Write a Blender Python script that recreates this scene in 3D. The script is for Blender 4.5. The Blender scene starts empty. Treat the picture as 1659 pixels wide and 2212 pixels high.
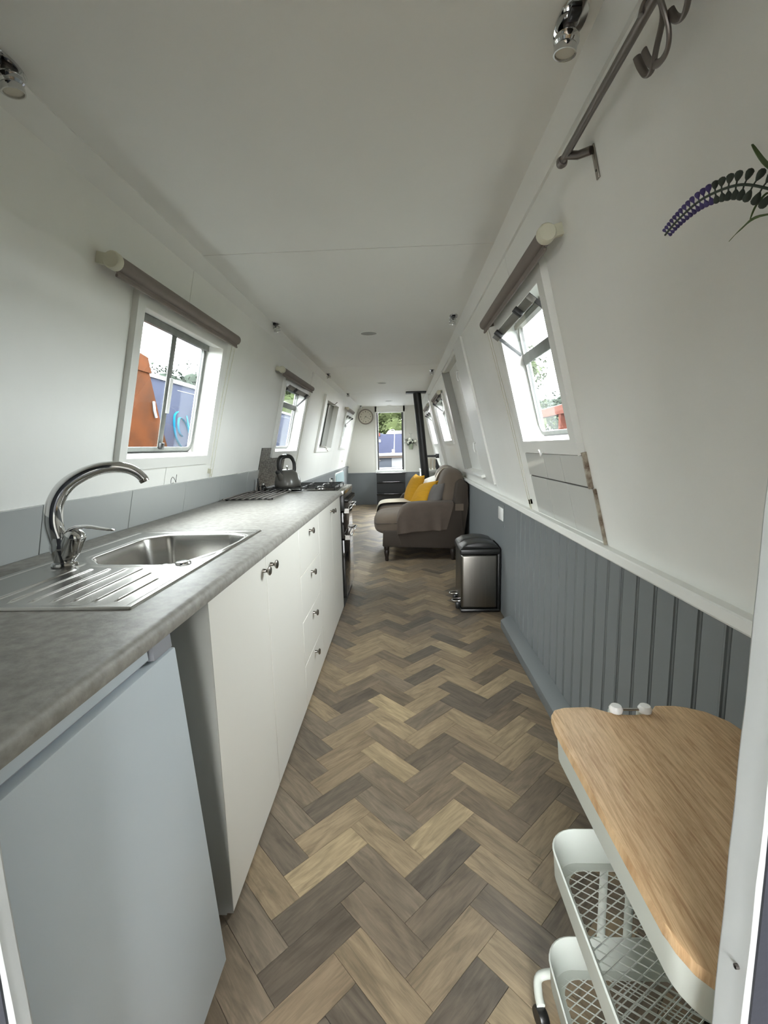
import bpy, bmesh, math, random
from mathutils import Vector, Matrix, noise
import numpy as np

C = bpy.context.scene.collection
SC = bpy.context.scene
PI = math.pi
random.seed(7)

# ------------------------------------------------------------ camera
FPX, PIT, YAW, ROL, HC = 974.56, .1429, -.0422, .0248, 1.27
cp, sp = math.cos(PIT), math.sin(PIT); cw, sw = math.cos(YAW), math.sin(YAW); cr, sr = math.cos(ROL), math.sin(ROL)
fw = Vector((sw*cp, cw*cp, -sp)); rt = Vector((cw, -sw, 0)); dn = fw.cross(rt)
r2 = cr*rt + sr*dn; d2 = -sr*rt + cr*dn
cam_data = bpy.data.cameras.new('camera'); cam = bpy.data.objects.new('camera', cam_data); C.objects.link(cam)
cam_data.sensor_fit = 'VERTICAL'; cam_data.sensor_height = 36; cam_data.lens = 36*FPX/2212
cam_data.clip_start = .02; cam_data.clip_end = 300
M = Matrix((r2, -d2, -fw)).transposed().to_4x4(); M.translation = Vector((0, 0, HC)); cam.matrix_world = M
SC.camera = cam

# ------------------------------------------------------------ world: even overcast sky
SKY = 34.0
w = bpy.data.worlds.new('overcast'); SC.world = w; w.use_nodes = True
bg = w.node_tree.nodes['Background']; bg.inputs[0].default_value = (.96, .98, .99, 1); bg.inputs[1].default_value = SKY
SC.view_settings.view_transform = 'Standard'; SC.view_settings.look = 'None'
SC.view_settings.gamma = 1; SC.view_settings.use_curve_mapping = False
SC.view_settings.exposure = 0.0
SC.cycles.use_denoising = True
SC.cycles.max_bounces = 16; SC.cycles.diffuse_bounces = 12; SC.cycles.glossy_bounces = 5
SC.cycles.transparent_max_bounces = 12; SC.cycles.caustics_reflective = False; SC.cycles.caustics_refractive = False
SC.cycles.sample_clamp_indirect = 8

def portal(name, loc, xdir, ydir, sx, sy):
    """daylight portal: guides the sampling of the sky through a real opening, adds no light"""
    l = bpy.data.lights.new(name, 'AREA'); l.shape = 'RECTANGLE'; l.size = sx; l.size_y = sy
    l.cycles.is_portal = True
    o = bpy.data.objects.new(name, l); C.objects.link(o)
    x = Vector(xdir).normalized(); y = Vector(ydir).normalized(); z = x.cross(y)
    m = Matrix((x, y, z)).transposed().to_4x4(); m.translation = Vector(loc); o.matrix_world = m

# ------------------------------------------------------------ materials
def s2l(c):
    return tuple(((v/12.92) if v <= .04045 else ((v+.055)/1.055)**2.4) for v in c)
def rgb(r, g, b): return s2l((r/255, g/255, b/255))
def mat(name, col, rough=.5, metal=0., var=0., vscale=6., bump=0., bscale=200., col2=None, coat=0., spec=None, sheen=0., stretch=None, wear=None, aniso=0.):
    m = bpy.data.materials.new(name); m.use_nodes = True
    nt = m.node_tree; N = nt.nodes; L = nt.links; b = N['Principled BSDF']
    b.inputs['Roughness'].default_value = rough; b.inputs['Metallic'].default_value = metal
    b.inputs['Base Color'].default_value = (*col, 1)
    if coat: b.inputs['Coat Weight'].default_value = coat; b.inputs['Coat Roughness'].default_value = .12
    if spec is not None: b.inputs['Specular IOR Level'].default_value = spec
    if sheen: b.inputs['Sheen Weight'].default_value = sheen
    if aniso: b.inputs['Anisotropic'].default_value = aniso
    tc = N.new('ShaderNodeTexCoord'); src = tc.outputs['Object']
    if stretch:
        mp = N.new('ShaderNodeMapping'); mp.inputs['Scale'].default_value = stretch; L.new(src, mp.inputs[0]); src = mp.outputs[0]
    if var or col2:
        n = N.new('ShaderNodeTexNoise'); n.inputs['Scale'].default_value = vscale; n.inputs['Detail'].default_value = 5; n.inputs['Roughness'].default_value = .6
        L.new(src, n.inputs['Vector'])
        r = N.new('ShaderNodeValToRGB'); c2 = col2 if col2 else tuple(v*(1-var) for v in col)
        r.color_ramp.elements[0].position = .35; r.color_ramp.elements[0].color = (*c2, 1)
        r.color_ramp.elements[1].position = .65; r.color_ramp.elements[1].color = (*col, 1)
        L.new(n.outputs['Fac'], r.inputs[0]); out = r.outputs[0]
        if wear:
            n2 = N.new('ShaderNodeTexNoise'); n2.inputs['Scale'].default_value = wear[1]; n2.inputs['Detail'].default_value = 8
            L.new(tc.outputs['Object'], n2.inputs['Vector'])
            r2_ = N.new('ShaderNodeValToRGB'); r2_.color_ramp.elements[0].position = wear[2]; r2_.color_ramp.elements[1].position = wear[2]+.06
            L.new(n2.outputs['Fac'], r2_.inputs[0])
            mx = N.new('ShaderNodeMixRGB'); L.new(r2_.outputs[0], mx.inputs[0]); L.new(out, mx.inputs[1]); mx.inputs[2].default_value = (*wear[0], 1); out = mx.outputs[0]
        L.new(out, b.inputs['Base Color'])
    if bump:
        n = N.new('ShaderNodeTexNoise'); n.inputs['Scale'].default_value = bscale; n.inputs['Detail'].default_value = 3
        L.new(src, n.inputs['Vector'])
        bp = N.new('ShaderNodeBump'); bp.inputs['Strength'].default_value = bump; bp.inputs['Distance'].default_value = .001
        L.new(n.outputs['Fac'], bp.inputs['Height']); L.new(bp.outputs[0], b.inputs['Normal'])
    return m

def glass_mat(name, tint=(1, 1, 1), refl=.06):
    m = bpy.data.materials.new(name); m.use_nodes = True; nt = m.node_tree; N = nt.nodes; L = nt.links
    for n in list(N): N.remove(n)
    o = N.new('ShaderNodeOutputMaterial'); t = N.new('ShaderNodeBsdfTransparent'); t.inputs[0].default_value = (*tint, 1)
    g = N.new('ShaderNodeBsdfGlossy'); g.inputs['Roughness'].default_value = .02
    lw = N.new('ShaderNodeLayerWeight'); lw.inputs[0].default_value = .5
    f = N.new('ShaderNodeMath'); f.operation = 'POWER'; f.inputs[1].default_value = 4.5; L.new(lw.outputs['Facing'], f.inputs[0])
    f2 = N.new('ShaderNodeMath'); f2.operation = 'MULTIPLY_ADD'; f2.inputs[1].default_value = .55; f2.inputs[2].default_value = .025; L.new(f.outputs[0], f2.inputs[0]); f = f2
    mx = N.new('ShaderNodeMixShader'); L.new(f.outputs[0], mx.inputs[0]); L.new(t.outputs[0], mx.inputs[1]); L.new(g.outputs[0], mx.inputs[2]); L.new(mx.outputs[0], o.inputs[0])
    return m

def wood_floor(name, by_object=True):
    m = bpy.data.materials.new(name); m.use_nodes = True; nt = m.node_tree; N = nt.nodes; L = nt.links
    b = N['Principled BSDF']; b.inputs['Roughness'].default_value = .42; b.inputs['Specular IOR Level'].default_value = .45
    if by_object:
        oi = N.new('ShaderNodeObjectInfo'); rnd = oi.outputs['Random']; sp3 = N.new('ShaderNodeSeparateColor'); L.new(oi.outputs['Color'], sp3.inputs[0]); tone = sp3.outputs[0]; tc = N.new('ShaderNodeTexCoord'); vec = tc.outputs['Object']
    else:
        a = N.new('ShaderNodeAttribute'); a.attribute_name = 'tint'; rnd = a.outputs['Fac']; uv = N.new('ShaderNodeUVMap'); uv.uv_map = 'grain'; vec = uv.outputs[0]; tone = rnd
    add = N.new('ShaderNodeVectorMath'); add.operation = 'ADD'
    sc = N.new('ShaderNodeVectorMath'); sc.operation = 'SCALE'; sc.inputs[0].default_value = (37, 91, 13); L.new(rnd, sc.inputs['Scale'])
    L.new(vec, add.inputs[0]); L.new(sc.outputs[0], add.inputs[1])
    base = N.new('ShaderNodeValToRGB'); cr_ = base.color_ramp; cr_.interpolation = 'LINEAR'
    cols = [rgb(90, 80, 69), rgb(106, 96, 84), rgb(116, 102, 85), rgb(122, 110, 95), rgb(130, 113, 92), rgb(138, 121, 98), rgb(152, 134, 108), rgb(172, 153, 121)]
    cr_.elements[0].color = (*cols[0], 1); cr_.elements[1].color = (*cols[-1], 1)
    for i in range(1, 7):
        e = cr_.elements.new(i/7); e.color = (*cols[i], 1)
    L.new(tone, base.inputs[0])
    mp = N.new('ShaderNodeMapping'); mp.inputs['Scale'].default_value = (3.2, 34, 1); L.new(add.outputs[0], mp.inputs[0])
    n1 = N.new('ShaderNodeTexNoise'); n1.inputs['Scale'].default_value = 2.6; n1.inputs['Detail'].default_value = 8; n1.inputs['Roughness'].default_value = .66; n1.inputs['Distortion'].default_value = 1.1
    L.new(mp.outputs[0], n1.inputs['Vector'])
    mp2 = N.new('ShaderNodeMapping'); mp2.inputs['Scale'].default_value = (2, 9, 1); L.new(add.outputs[0], mp2.inputs[0])
    n2 = N.new('ShaderNodeTexNoise'); n2.inputs['Scale'].default_value = 2; n2.inputs['Detail'].default_value = 4; n2.inputs['Distortion'].default_value = 2.0; L.new(mp2.outputs[0], n2.inputs['Vector'])
    ad = N.new('ShaderNodeMath'); ad.operation = 'ADD'; L.new(n1.outputs['Fac'], ad.inputs[0]); L.new(n2.outputs['Fac'], ad.inputs[1])
    mr = N.new('ShaderNodeMapRange'); mr.inputs['From Min'].default_value = .72; mr.inputs['From Max'].default_value = 1.28; mr.inputs['To Min'].default_value = .62; mr.inputs['To Max'].default_value = 1.3
    L.new(ad.outputs[0], mr.inputs[0])
    mul = N.new('ShaderNodeVectorMath'); mul.operation = 'SCALE'; L.new(base.outputs[0], mul.inputs[0]); L.new(mr.outputs[0], mul.inputs['Scale'])
    L.new(mul.outputs[0], b.inputs['Base Color'])
    bp = N.new('ShaderNodeBump'); bp.inputs['Strength'].default_value = .12; bp.inputs['Distance'].default_value = .0006
    L.new(n1.outputs['Fac'], bp.inputs['Height']); L.new(bp.outputs[0], b.inputs['Normal'])
    return m

def board_mat(name, c1, c2, stretch):
    m = bpy.data.materials.new(name); m.use_nodes = True; nt = m.node_tree; N = nt.nodes; L = nt.links
    b = N['Principled BSDF']; b.inputs['Roughness'].default_value = .5
    tc = N.new('ShaderNodeTexCoord'); mp = N.new('ShaderNodeMapping'); mp.inputs['Scale'].default_value = stretch; L.new(tc.outputs['Object'], mp.inputs[0])
    n1 = N.new('ShaderNodeTexNoise'); n1.inputs['Scale'].default_value = 3; n1.inputs['Detail'].default_value = 9; n1.inputs['Roughness'].default_value = .7; n1.inputs['Distortion'].default_value = .6
    L.new(mp.outputs[0], n1.inputs['Vector'])
    r = N.new('ShaderNodeValToRGB'); r.color_ramp.elements[0].position = .36; r.color_ramp.elements[0].color = (*c2, 1); r.color_ramp.elements[1].position = .6; r.color_ramp.elements[1].color = (*c1, 1)
    L.new(n1.outputs['Fac'], r.inputs[0]); L.new(r.outputs[0], b.inputs['Base Color'])
    return m

MT = {}
MT['wall'] = mat('white_wall_paint', rgb(240, 240, 236), .55, var=.03, vscale=3, bump=.25, bscale=90)
MT['ceil'] = mat('white_ceiling_paint', rgb(238, 238, 235), .6, var=.02, vscale=2, bump=.15, bscale=120)
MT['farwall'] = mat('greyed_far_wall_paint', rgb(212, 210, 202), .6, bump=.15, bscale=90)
MT['trim'] = mat('white_gloss_paint', rgb(236, 236, 232), .5, bump=.1, bscale=60)
MT['trimg'] = mat('white_frame_paint', rgb(228, 228, 224), .4, bump=.1, bscale=60)
MT['old'] = mat('worn_white_paint', rgb(186, 189, 188), .5, var=.06, vscale=12, bump=.6, bscale=25)
MT['grey'] = mat('blue_grey_panel_paint', rgb(114, 118, 120), .5, var=.04, vscale=5, bump=.15, bscale=120)
MT['navy'] = mat('dark_slate_paint', rgb(46, 48, 56), .6, bump=.3, bscale=140)
MT['endpanel'] = mat('grey_end_panel', rgb(150, 150, 144), .5)
MT['door'] = mat('off_white_cabinet', rgb(230, 227, 219), .4, bump=.06, bscale=150)
MT['fridge'] = mat('cool_white_fridge', rgb(206, 214, 220), .42, bump=.08, bscale=400)
MT['plastic_g'] = mat('shadow_grey_plastic', rgb(150, 152, 158), .5)
MT['worktop'] = mat('mottled_grey_laminate', rgb(156, 153, 147), .5, spec=.35, col2=rgb(132, 129, 123), vscale=42, bump=.5, bscale=90)
MT['edge'] = mat('worktop_front_laminate', rgb(138, 134, 127), .5, col2=rgb(112, 108, 101), vscale=16)
MT['steel'] = mat('brushed_steel', rgb(186, 184, 180), .26, 1.)
MT['steelbin'] = mat('bin_steel', rgb(120, 117, 111), .3, 1., var=.12, vscale=3, stretch=(60, 60, 1), bump=.06, bscale=20)
MT['chrome'] = mat('chrome', rgb(215, 215, 215), .07, 1.)
MT['nickel'] = mat('satin_nickel', rgb(150, 144, 136), .25, 1.)
MT['pewter'] = mat('dark_pewter_metal', rgb(120, 114, 110), .38, 1.)
MT['alu'] = mat('window_aluminium', rgb(120, 122, 118), .5, .3, var=.2, vscale=20)
MT['aludark'] = mat('hopper_grey_aluminium', rgb(126, 124, 118), .45, .6)
MT['tile'] = mat('pale_grey_glazed_tile', rgb(170, 173, 172), .09, var=.02, vscale=2)
MT['tilew'] = mat('white_glazed_tile', rgb(205, 206, 202), .1, var=.02, vscale=2)
MT['grout'] = mat('dark_joint', rgb(70, 68, 64), .8)
MT['grime'] = mat('stained_metal_edge', rgb(176, 168, 152), .5, col2=rgb(92, 70, 52), vscale=26)
MT['blind'] = mat('taupe_blind_fabric', rgb(122, 112, 106), .75, var=.08, vscale=8, bump=.2, bscale=400)
MT['cream'] = mat('cream_plastic', rgb(206, 203, 184), .4)
MT['black'] = mat('black_plastic', rgb(20, 20, 20), .35)
MT['blackm'] = mat('matt_black_metal', rgb(16, 16, 16), .5)
MT['hob'] = mat('black_enamel', rgb(14, 14, 15), .15)
MT['ovenglass'] = mat('dark_oven_glass', rgb(30, 29, 28), .06)
MT['kettle'] = mat('grey_enamel_kettle', rgb(82, 80, 76), .33, coat=.3)
MT['sofa'] = mat('taupe_sofa_velvet', rgb(98, 86, 74), .9, var=.12, vscale=5, bump=.4, bscale=300, sheen=.08)
MT['sofad'] = mat('dark_taupe_sofa_cover', rgb(60, 52, 45), .9, var=.12, vscale=5, bump=.4, bscale=300)
MT['seam'] = mat('seam_piping', rgb(58, 52, 47), .9)
MT['throw'] = mat('brown_grey_throw', rgb(80, 69, 60), .9, var=.15, vscale=12, bump=.6, bscale=250, sheen=.05)
MT['creamthrow'] = mat('cream_throw_cloth', rgb(205, 194, 172), .9, var=.06, vscale=12, bump=.6, bscale=250, sheen=.3)
MT['yellow'] = mat('mustard_cushion', rgb(190, 140, 24), .9, var=.15, vscale=10, bump=1.0, bscale=22, stretch=(1, 9, 1))
MT['greyc'] = mat('grey_cushion', rgb(96, 92, 90), .9, var=.1, vscale=10, bump=.5, bscale=250)
MT['whitec'] = mat('white_fluffy_cushion', rgb(222, 220, 216), .95, bump=1, bscale=80)
MT['legwood'] = mat('dark_stained_wood', rgb(34, 26, 22), .4)
MT['trolley'] = mat('pale_sage_powder_coat', rgb(214, 219, 211), .42, bump=.1, bscale=500)
MT['oak'] = board_mat('bamboo_oak_board', rgb(220, 188, 146), rgb(176, 138, 98), (80, 5.0, 2))
MT['whitep'] = mat('white_plastic', rgb(236, 236, 234), .25)
MT['leaf'] = mat('green_leaf', rgb(82, 104, 54), .6, var=.3, vscale=30)
MT['leafd'] = mat('dark_green_leaf', rgb(48, 62, 50), .6, var=.3, vscale=30)
MT['lav'] = mat('lavender_bud', rgb(74, 62, 118), .7, var=.3, vscale=60)
MT['lavg'] = mat('grey_green_bud', rgb(58, 66, 58), .7, var=.3, vscale=60)
MT['pot'] = mat('pale_green_pot', rgb(132, 140, 120), .5)
MT['flower'] = mat('white_petals', rgb(225, 225, 212), .7)
MT['clockrim'] = mat('taupe_clock_rim', rgb(132, 124, 114), .5)
MT['clockface'] = mat('cream_clock_face', rgb(206, 200, 186), .6)
MT['ink'] = mat('dark_print', rgb(60, 56, 52), .6)
MT['glass'] = glass_mat('window_glass', (.93, .96, .96))
MT['paleblue'] = mat('pale_blue_gloss', rgb(190, 212, 216), .2)
MT['floorob'] = wood_floor('herringbone_vinyl', True)
MT['floorat'] = wood_floor('herringbone_vinyl_far', False)
MT['sub'] = mat('floor_joint', rgb(62, 53, 43), .7)
MT['rust'] = mat('rusty_primer_steel', rgb(60, 31, 13), .95, spec=.05, col2=rgb(42, 23, 12), vscale=3, bump=.6, bscale=30)
MT['navyboat'] = mat('blue_boat_paint', rgb(40, 43, 56), .9, spec=.05, var=.15, vscale=1.5)
MT['cyan'] = mat('turquoise_signwriting', rgb(20, 84, 108), .9, spec=.05)
MT['offwhite'] = mat('off_white_boat_paint', rgb(112, 114, 116), .9, spec=.05, var=.06, vscale=4)
MT['palegrey'] = mat('pale_grey_locker', rgb(60, 64, 70), .9, spec=.05)
MT['tan'] = mat('tan_edging', rgb(60, 50, 42), .6)
MT['red'] = mat('faded_red_paint', rgb(70, 38, 30), .9, spec=.05, var=.2, vscale=3)
MT['orange'] = mat('orange_paint', rgb(84, 48, 22), .5)
MT['water'] = mat('canal_water', rgb(40, 44, 38), .12, bump=.4, bscale=3)
MT['bank'] = mat('grassy_bank', rgb(52, 60, 36), .9, var=.3, vscale=2)
MT['tree1'] = mat('tree_foliage', rgb(52, 60, 36), .95, spec=.1, var=.45, vscale=1.5)
MT['tree2'] = mat('darker_tree_foliage', rgb(36, 43, 36), .95, spec=.1, var=.4, vscale=1.5)
MT['bark'] = mat('bark', rgb(80, 68, 56), .9)
MT['screen'] = mat('cream_book_cover', rgb(206, 196, 180), .7)

# ------------------------------------------------------------ builders
def addquad(bm, vs): 
    try: return bm.faces.new(vs)
    except ValueError: return None
def bx(bm, x0, x1, y0, y1, z0, z1, bev=0, seg=2):
    r = bmesh.ops.create_cube(bm, size=1)
    vs = r['verts']
    for v in vs: v.co = Vector(((x0+x1)/2+v.co.x*(x1-x0), (y0+y1)/2+v.co.y*(y1-y0), (z0+z1)/2+v.co.z*(z1-z0)))
    if bev:
        es = list({e for v in vs for e in v.link_edges})
        bmesh.ops.bevel(bm, geom=es, offset=bev, segments=seg, affect='EDGES', profile=.5)
def frame_from(d):
    d = d.normalized(); a = Vector((0, 0, 1)) if abs(d.z) < .9 else Vector((1, 0, 0))
    x = d.cross(a).normalized(); return x, x.cross(d).normalized()
def tube(bm, pts, r, seg=10, cap=True, flat=None):
    pts = [Vector(p) for p in pts]; n = len(pts)
    rs = r if isinstance(r, (list, tuple)) else [r]*n
    rings = []; x = None
    for i, p in enumerate(pts):
        d = (pts[min(i+1, n-1)]-pts[max(i-1, 0)])
        if d.length < 1e-9: d = Vector((0, 0, 1))
        d.normalize()
        if x is None: x, y = frame_from(d)
        else:
            x = (x-d*x.dot(d)); x.normalize()
        y = d.cross(x)
        fy = flat if flat else 1
        rings.append([bm.verts.new(p+x*math.cos(t)*rs[i]+y*math.sin(t)*rs[i]*fy) for t in [2*PI*k/seg for k in range(seg)]])
    for a, b in zip(rings, rings[1:]):
        for k in range(seg): addquad(bm, (a[k], a[(k+1) % seg], b[(k+1) % seg], b[k]))
    if cap: addquad(bm, rings[0][::-1]); addquad(bm, rings[-1])
def lathe(bm, prof, c=(0, 0, 0), axis=(0, 0, 1), seg=24):
    d = Vector(axis).normalized(); x, y = frame_from(d); c = Vector(c); rings = []
    for r, h in prof:
        if r < 1e-6: rings.append([bm.verts.new(c+d*h)]*seg)
        else: rings.append([bm.verts.new(c+d*h+x*math.cos(2*PI*k/seg)*r+y*math.sin(2*PI*k/seg)*r) for k in range(seg)])
    for a, b in zip(rings, rings[1:]):
        for k in range(seg):
            vs = []
            for v in (a[k], a[(k+1) % seg], b[(k+1) % seg], b[k]):
                if v not in vs: vs.append(v)
            if len(vs) > 2: addquad(bm, vs)
def prism(bm, poly, axis, a0, a1):
    """poly: 2D points; axis 'x' -> (y,z), 'y' -> (x,z), 'z' -> (x,y)"""
    def P(p, a):
        return {'x': (a, p[0], p[1]), 'y': (p[0], a, p[1]), 'z': (p[0], p[1], a)}[axis]
    A = [bm.verts.new(P(p, a0)) for p in poly]; B = [bm.verts.new(P(p, a1)) for p in poly]; n = len(poly)
    addquad(bm, A); addquad(bm, B[::-1])
    for k in range(n): addquad(bm, (A[k], B[k], B[(k+1) % n], A[(k+1) % n]))
def obj(name, bm, m, parent=None, smooth=False, mods=()):
    bmesh.ops.recalc_face_normals(bm, faces=bm.faces)
    me = bpy.data.meshes.new(name); bm.to_mesh(me); bm.free()
    for mm in (m if isinstance(m, (list, tuple)) else [m]): me.materials.append(MT[mm] if isinstance(mm, str) else mm)
    if smooth:
        me.shade_smooth()
        if smooth is not True: me.set_sharp_from_angle(angle=math.radians(smooth))
    o = bpy.data.objects.new(name, me); C.objects.link(o)
    if parent: o.parent = parent
    return o
def B(name, m, parent, *boxes, bev=0, smooth=False, seg=2):
    bm = bmesh.new()
    for b in boxes: bx(bm, *b, bev=bev, seg=seg)
    return obj(name, bm, m, parent, smooth=(40 if bev and not smooth else smooth))
def T(name, m, parent, pts, r, seg=10, flat=None):
    bm = bmesh.new(); tube(bm, pts, r, seg, flat=flat); return obj(name, bm, m, parent, smooth=50)
def LT(name, m, parent, prof, c=(0, 0, 0), axis=(0, 0, 1), seg=24, sm=40):
    bm = bmesh.new(); lathe(bm, prof, c, axis, seg); return obj(name, bm, m, parent, smooth=sm)
def PR(name, m, parent, poly, axis, a0, a1, bev=0):
    bm = bmesh.new(); prism(bm, poly, axis, a0, a1)
    if bev: bmesh.ops.bevel(bm, geom=list(bm.edges), offset=bev, segments=2, affect='EDGES', profile=.5)
    return obj(name, bm, m, parent, smooth=(40 if bev else False))
def root(name, loc=(0, 0, 0), mtx=None, kind=None, label=None, cat=None, group=None):
    o = bpy.data.objects.new(name, None); C.objects.link(o); o.empty_display_size = .05
    if mtx is not None: o.matrix_world = mtx
    else: o.location = loc
    return tag(o, label, cat, group, kind)
def tag(o, label=None, cat=None, group=None, kind=None):
    if label: o['label'] = label
    if cat: o['category'] = cat
    if group: o['group'] = group
    if kind: o['kind'] = kind
    return o
def S(o, label=None): return tag(o, label, kind='structure')
def copy_tree(o, parent=None):
    c = o.copy(); C.objects.link(c); c.parent = parent
    for ch in list(o.children): copy_tree(ch, c)
    return c
def catmull(pts, n=6):
    pts = [Vector(p) for p in pts]; out = []
    P = [pts[0]]+pts+[pts[-1]]
    for i in range(1, len(P)-2):
        for k in range(n):
            t = k/n; a, b, c, d = P[i-1:i+3]
            out.append(.5*((2*b)+(c-a)*t+(2*a-5*b+4*c-d)*t*t+(3*b-a-3*c+d)*t**3))
    return out+[pts[-1]]

# wall frames: local x along the boat (left: +Y, right: -Y), local y outwards, local z up the slope
SL = .24; SN = math.hypot(1, SL)
def wall_mtx(side):
    if side == 'left': x = Vector((0, 1, 0)); z = Vector((SL, 0, 1)).normalized(); org = Vector((-1.195, 0, 1.03))
    else: x = Vector((0, -1, 0)); z = Vector((-SL, 0, 1)).normalized(); org = Vector((.745, 0, .945))
    y = z.cross(x); m = Matrix((x, y, z)).transposed().to_4x4(); m.translation = org; return m
WM = {s: wall_mtx(s) for s in ('left', 'right')}
Z0 = {'left': 1.03, 'right': .945}
SG = {'left': 1, 'right': -1}
def hz(side, z): return (z-Z0[side])*SN
def wspan(side, ya, yb): return (ya, yb) if side == 'left' else (-yb, -ya)

# ------------------------------------------------------------ structure: walls
YN, YF = .375, 10.04      # near bulkhead, far bulkhead
YR = -1.7                 # rear end behind the camera
CZ = 2.15
def wall_panels(side, parent, joints, holes, z0, z1, d0, d1, mname, gap=.0022):
    """separate panels between the joints, each with its window holes cut out; holes = (ya, yb, za, zb)"""
    for ja, jb in zip(joints, joints[1:]):
        ja2, jb2 = ja+gap, jb-gap
        cuts = sorted({ja2, jb2, *[v for h in holes for v in h[:2] if ja2 < v < jb2]})
        boxes = []
        for a, b in zip(cuts, cuts[1:]):
            mid = (a+b)/2; segs = [(z0, z1)]
            for h in holes:
                if h[0] < mid < h[1]: segs = [(z0, h[2]), (h[3], z1)]
            for s0, s1 in segs:
                if s1-s0 > .001:
                    x0, x1 = wspan(side, a, b); boxes.append((x0, x1, d0, d1, hz(side, s0), hz(side, s1)))
        if boxes: B('panel', mname, parent, *boxes)
HOLES_L = [(1.80, 2.575, 1.25, 1.838), (3.97, 4.80, 1.257, 1.842), (6.05, 7.10, 1.28, 1.91), (8.22, 9.02, 1.29, 1.87)]
HOLES_R = [(1.765, 2.43, 1.283, 1.858), (4.0, 5.2, .985, 2.07), (5.74, 6.70, 1.335, 1.87), (8.02, 8.90, 1.31, 1.85)]
for side, holes, joints in (('left', HOLES_L, [YR, 2.178, 5.09, 7.65, YF+.05]), ('right', HOLES_R, [YR, 2.15, 3.56, 7.42, 7.93, YF+.05])):
    r = root('wall_'+side, mtx=WM[side], kind='structure', label=('white sloping %s side wall of panels with window openings' % side))
    wall_panels(side, r, joints, holes, .85, 2.12, 0, .012, 'wall')
    back = []
    for a, b in zip([YR]+sorted(v for h in holes for v in h[:2]), sorted(v for h in holes for v in h[:2])+[YF+.05]):
        mid = (a+b)/2; segs = [(.80, 2.2)]
        for h in holes:
            if h[0] < mid < h[1]: segs = [(.80, h[2]), (h[3], 2.2)]
        for s0, s1 in segs:
            x0, x1 = wspan(side, a, b); back.append((x0, x1, .012, .10, hz(side, s0), hz(side, s1)))
    B('hull_lining', 'wall', r, *back)
wall_l = bpy.data.objects['wall_left']; wall_r = bpy.data.objects['wall_right']

# lower walls
low_l = S(B('wall_left_lower', 'grey', None, (-1.27, -1.20, YR, YF+.05, -.03, .85)), 'grey painted lower left wall beyond the cooker')
low_r = S(B('wall_right_lower', 'grey', None, (.750, .86, YR, YF+.05, -.03, .855)), 'slate grey boarded lower right wall')
bm = bmesh.new(); bx(bm, .735, .752, 2.925, YF, 0, .853); obj('plain_panel', bm, 'grey', low_r)
bm = bmesh.new(); bx(bm, .735, .752, YR, .31, 0, .853); obj('plain_panel', bm, 'navy', low_r)
# beaded boards, one object each
bm = bmesh.new(); W_ = .1003
prof = [(.000, 0), (.0745, 0), (.0768, .005), (.0785, .005), (.080, .001), (.0835, -.0015), (.087, .001), (.0885, .005), (.092, .0055), (.0945, 0), (W_, 0)]
poly = [(y, x) for y, x in prof]
A = [(bm.verts.new((.735+d, y, 0)), bm.verts.new((.735+d, y, .850))) for y, d in prof]
Bk = [(bm.verts.new((.752, 0, 0)), bm.verts.new((.752, 0, .850))), (bm.verts.new((.752, W_, 0)), bm.verts.new((.752, W_, .850)))]
for (a, b), (c, d) in zip(A, A[1:]): addquad(bm, (a, b, d, c))
addquad(bm, (Bk[0][0], Bk[0][1], A[0][1], A[0][0])); addquad(bm, (A[-1][0], A[-1][1], Bk[1][1], Bk[1][0])); addquad(bm, (Bk[0][0], Bk[1][0], Bk[1][1], Bk[0][1]))
addquad(bm, [a[1] for a in A]+[Bk[1][1], Bk[0][1]])
brd = obj('board', bm, 'grey', low_r)
for k in range(26):
    o = brd if k == 0 else brd.copy()
    if k: C.objects.link(o); o.parent = low_r
    o.location = (random.uniform(-.0006, .0006), .3175+k*W_, random.uniform(-.002, .002))
# dado rails
S(PR('trim_1', 'trim', None, [(.77, .887), (.722, .892), (.718, .888), (.718, .862), (.722, .856), (.77, .856)], 'y', YN, YF), 'white dado rail capping the grey boarded right wall')
S(PR('trim_2', 'grey', None, [(-1.27, .835), (-1.185, .835), (-1.185, .862), (-1.27, .875)], 'y', 4.08, YF), 'grey rail capping the lower left wall')
# pipe boxing along the right wall foot
S(PR('trim_3', 'grey', None, [(.668, 0), (.735, 0), (.735, .095), (.668, .056)], 'y', YN+.01, 3.04, bev=.002), 'low grey boxing along the foot of the boarded wall')
# cove trims
S(PR('trim_4', 'ceil', None, [(-.950, 2.095), (-.943, 2.092), (-.885, 2.146), (-.885, 2.16), (-.98, 2.16)], 'y', YR, YF), 'white angled cove where left wall meets ceiling')
S(PR('trim_5', 'ceil', None, [(.474, 2.090), (.460, 2.088), (.425, 2.148), (.425, 2.16), (.52, 2.16)], 'y', YR, YF), 'white batten where right wall meets ceiling')

# ceiling
ceil = root('ceiling', kind='structure', label='white boarded ceiling of four long panels')
B('ceiling_backing', 'ceil', ceil, (-1.0, .54, YR, YF+.3, 2.156, 2.22))
for a, b in ((YR, 2.158), (2.163, 5.088), (5.094, 7.648), (7.656, YF)):
    B('panel', 'ceil', ceil, (-.90, .44, a, b, 2.15, 2.157))

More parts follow.
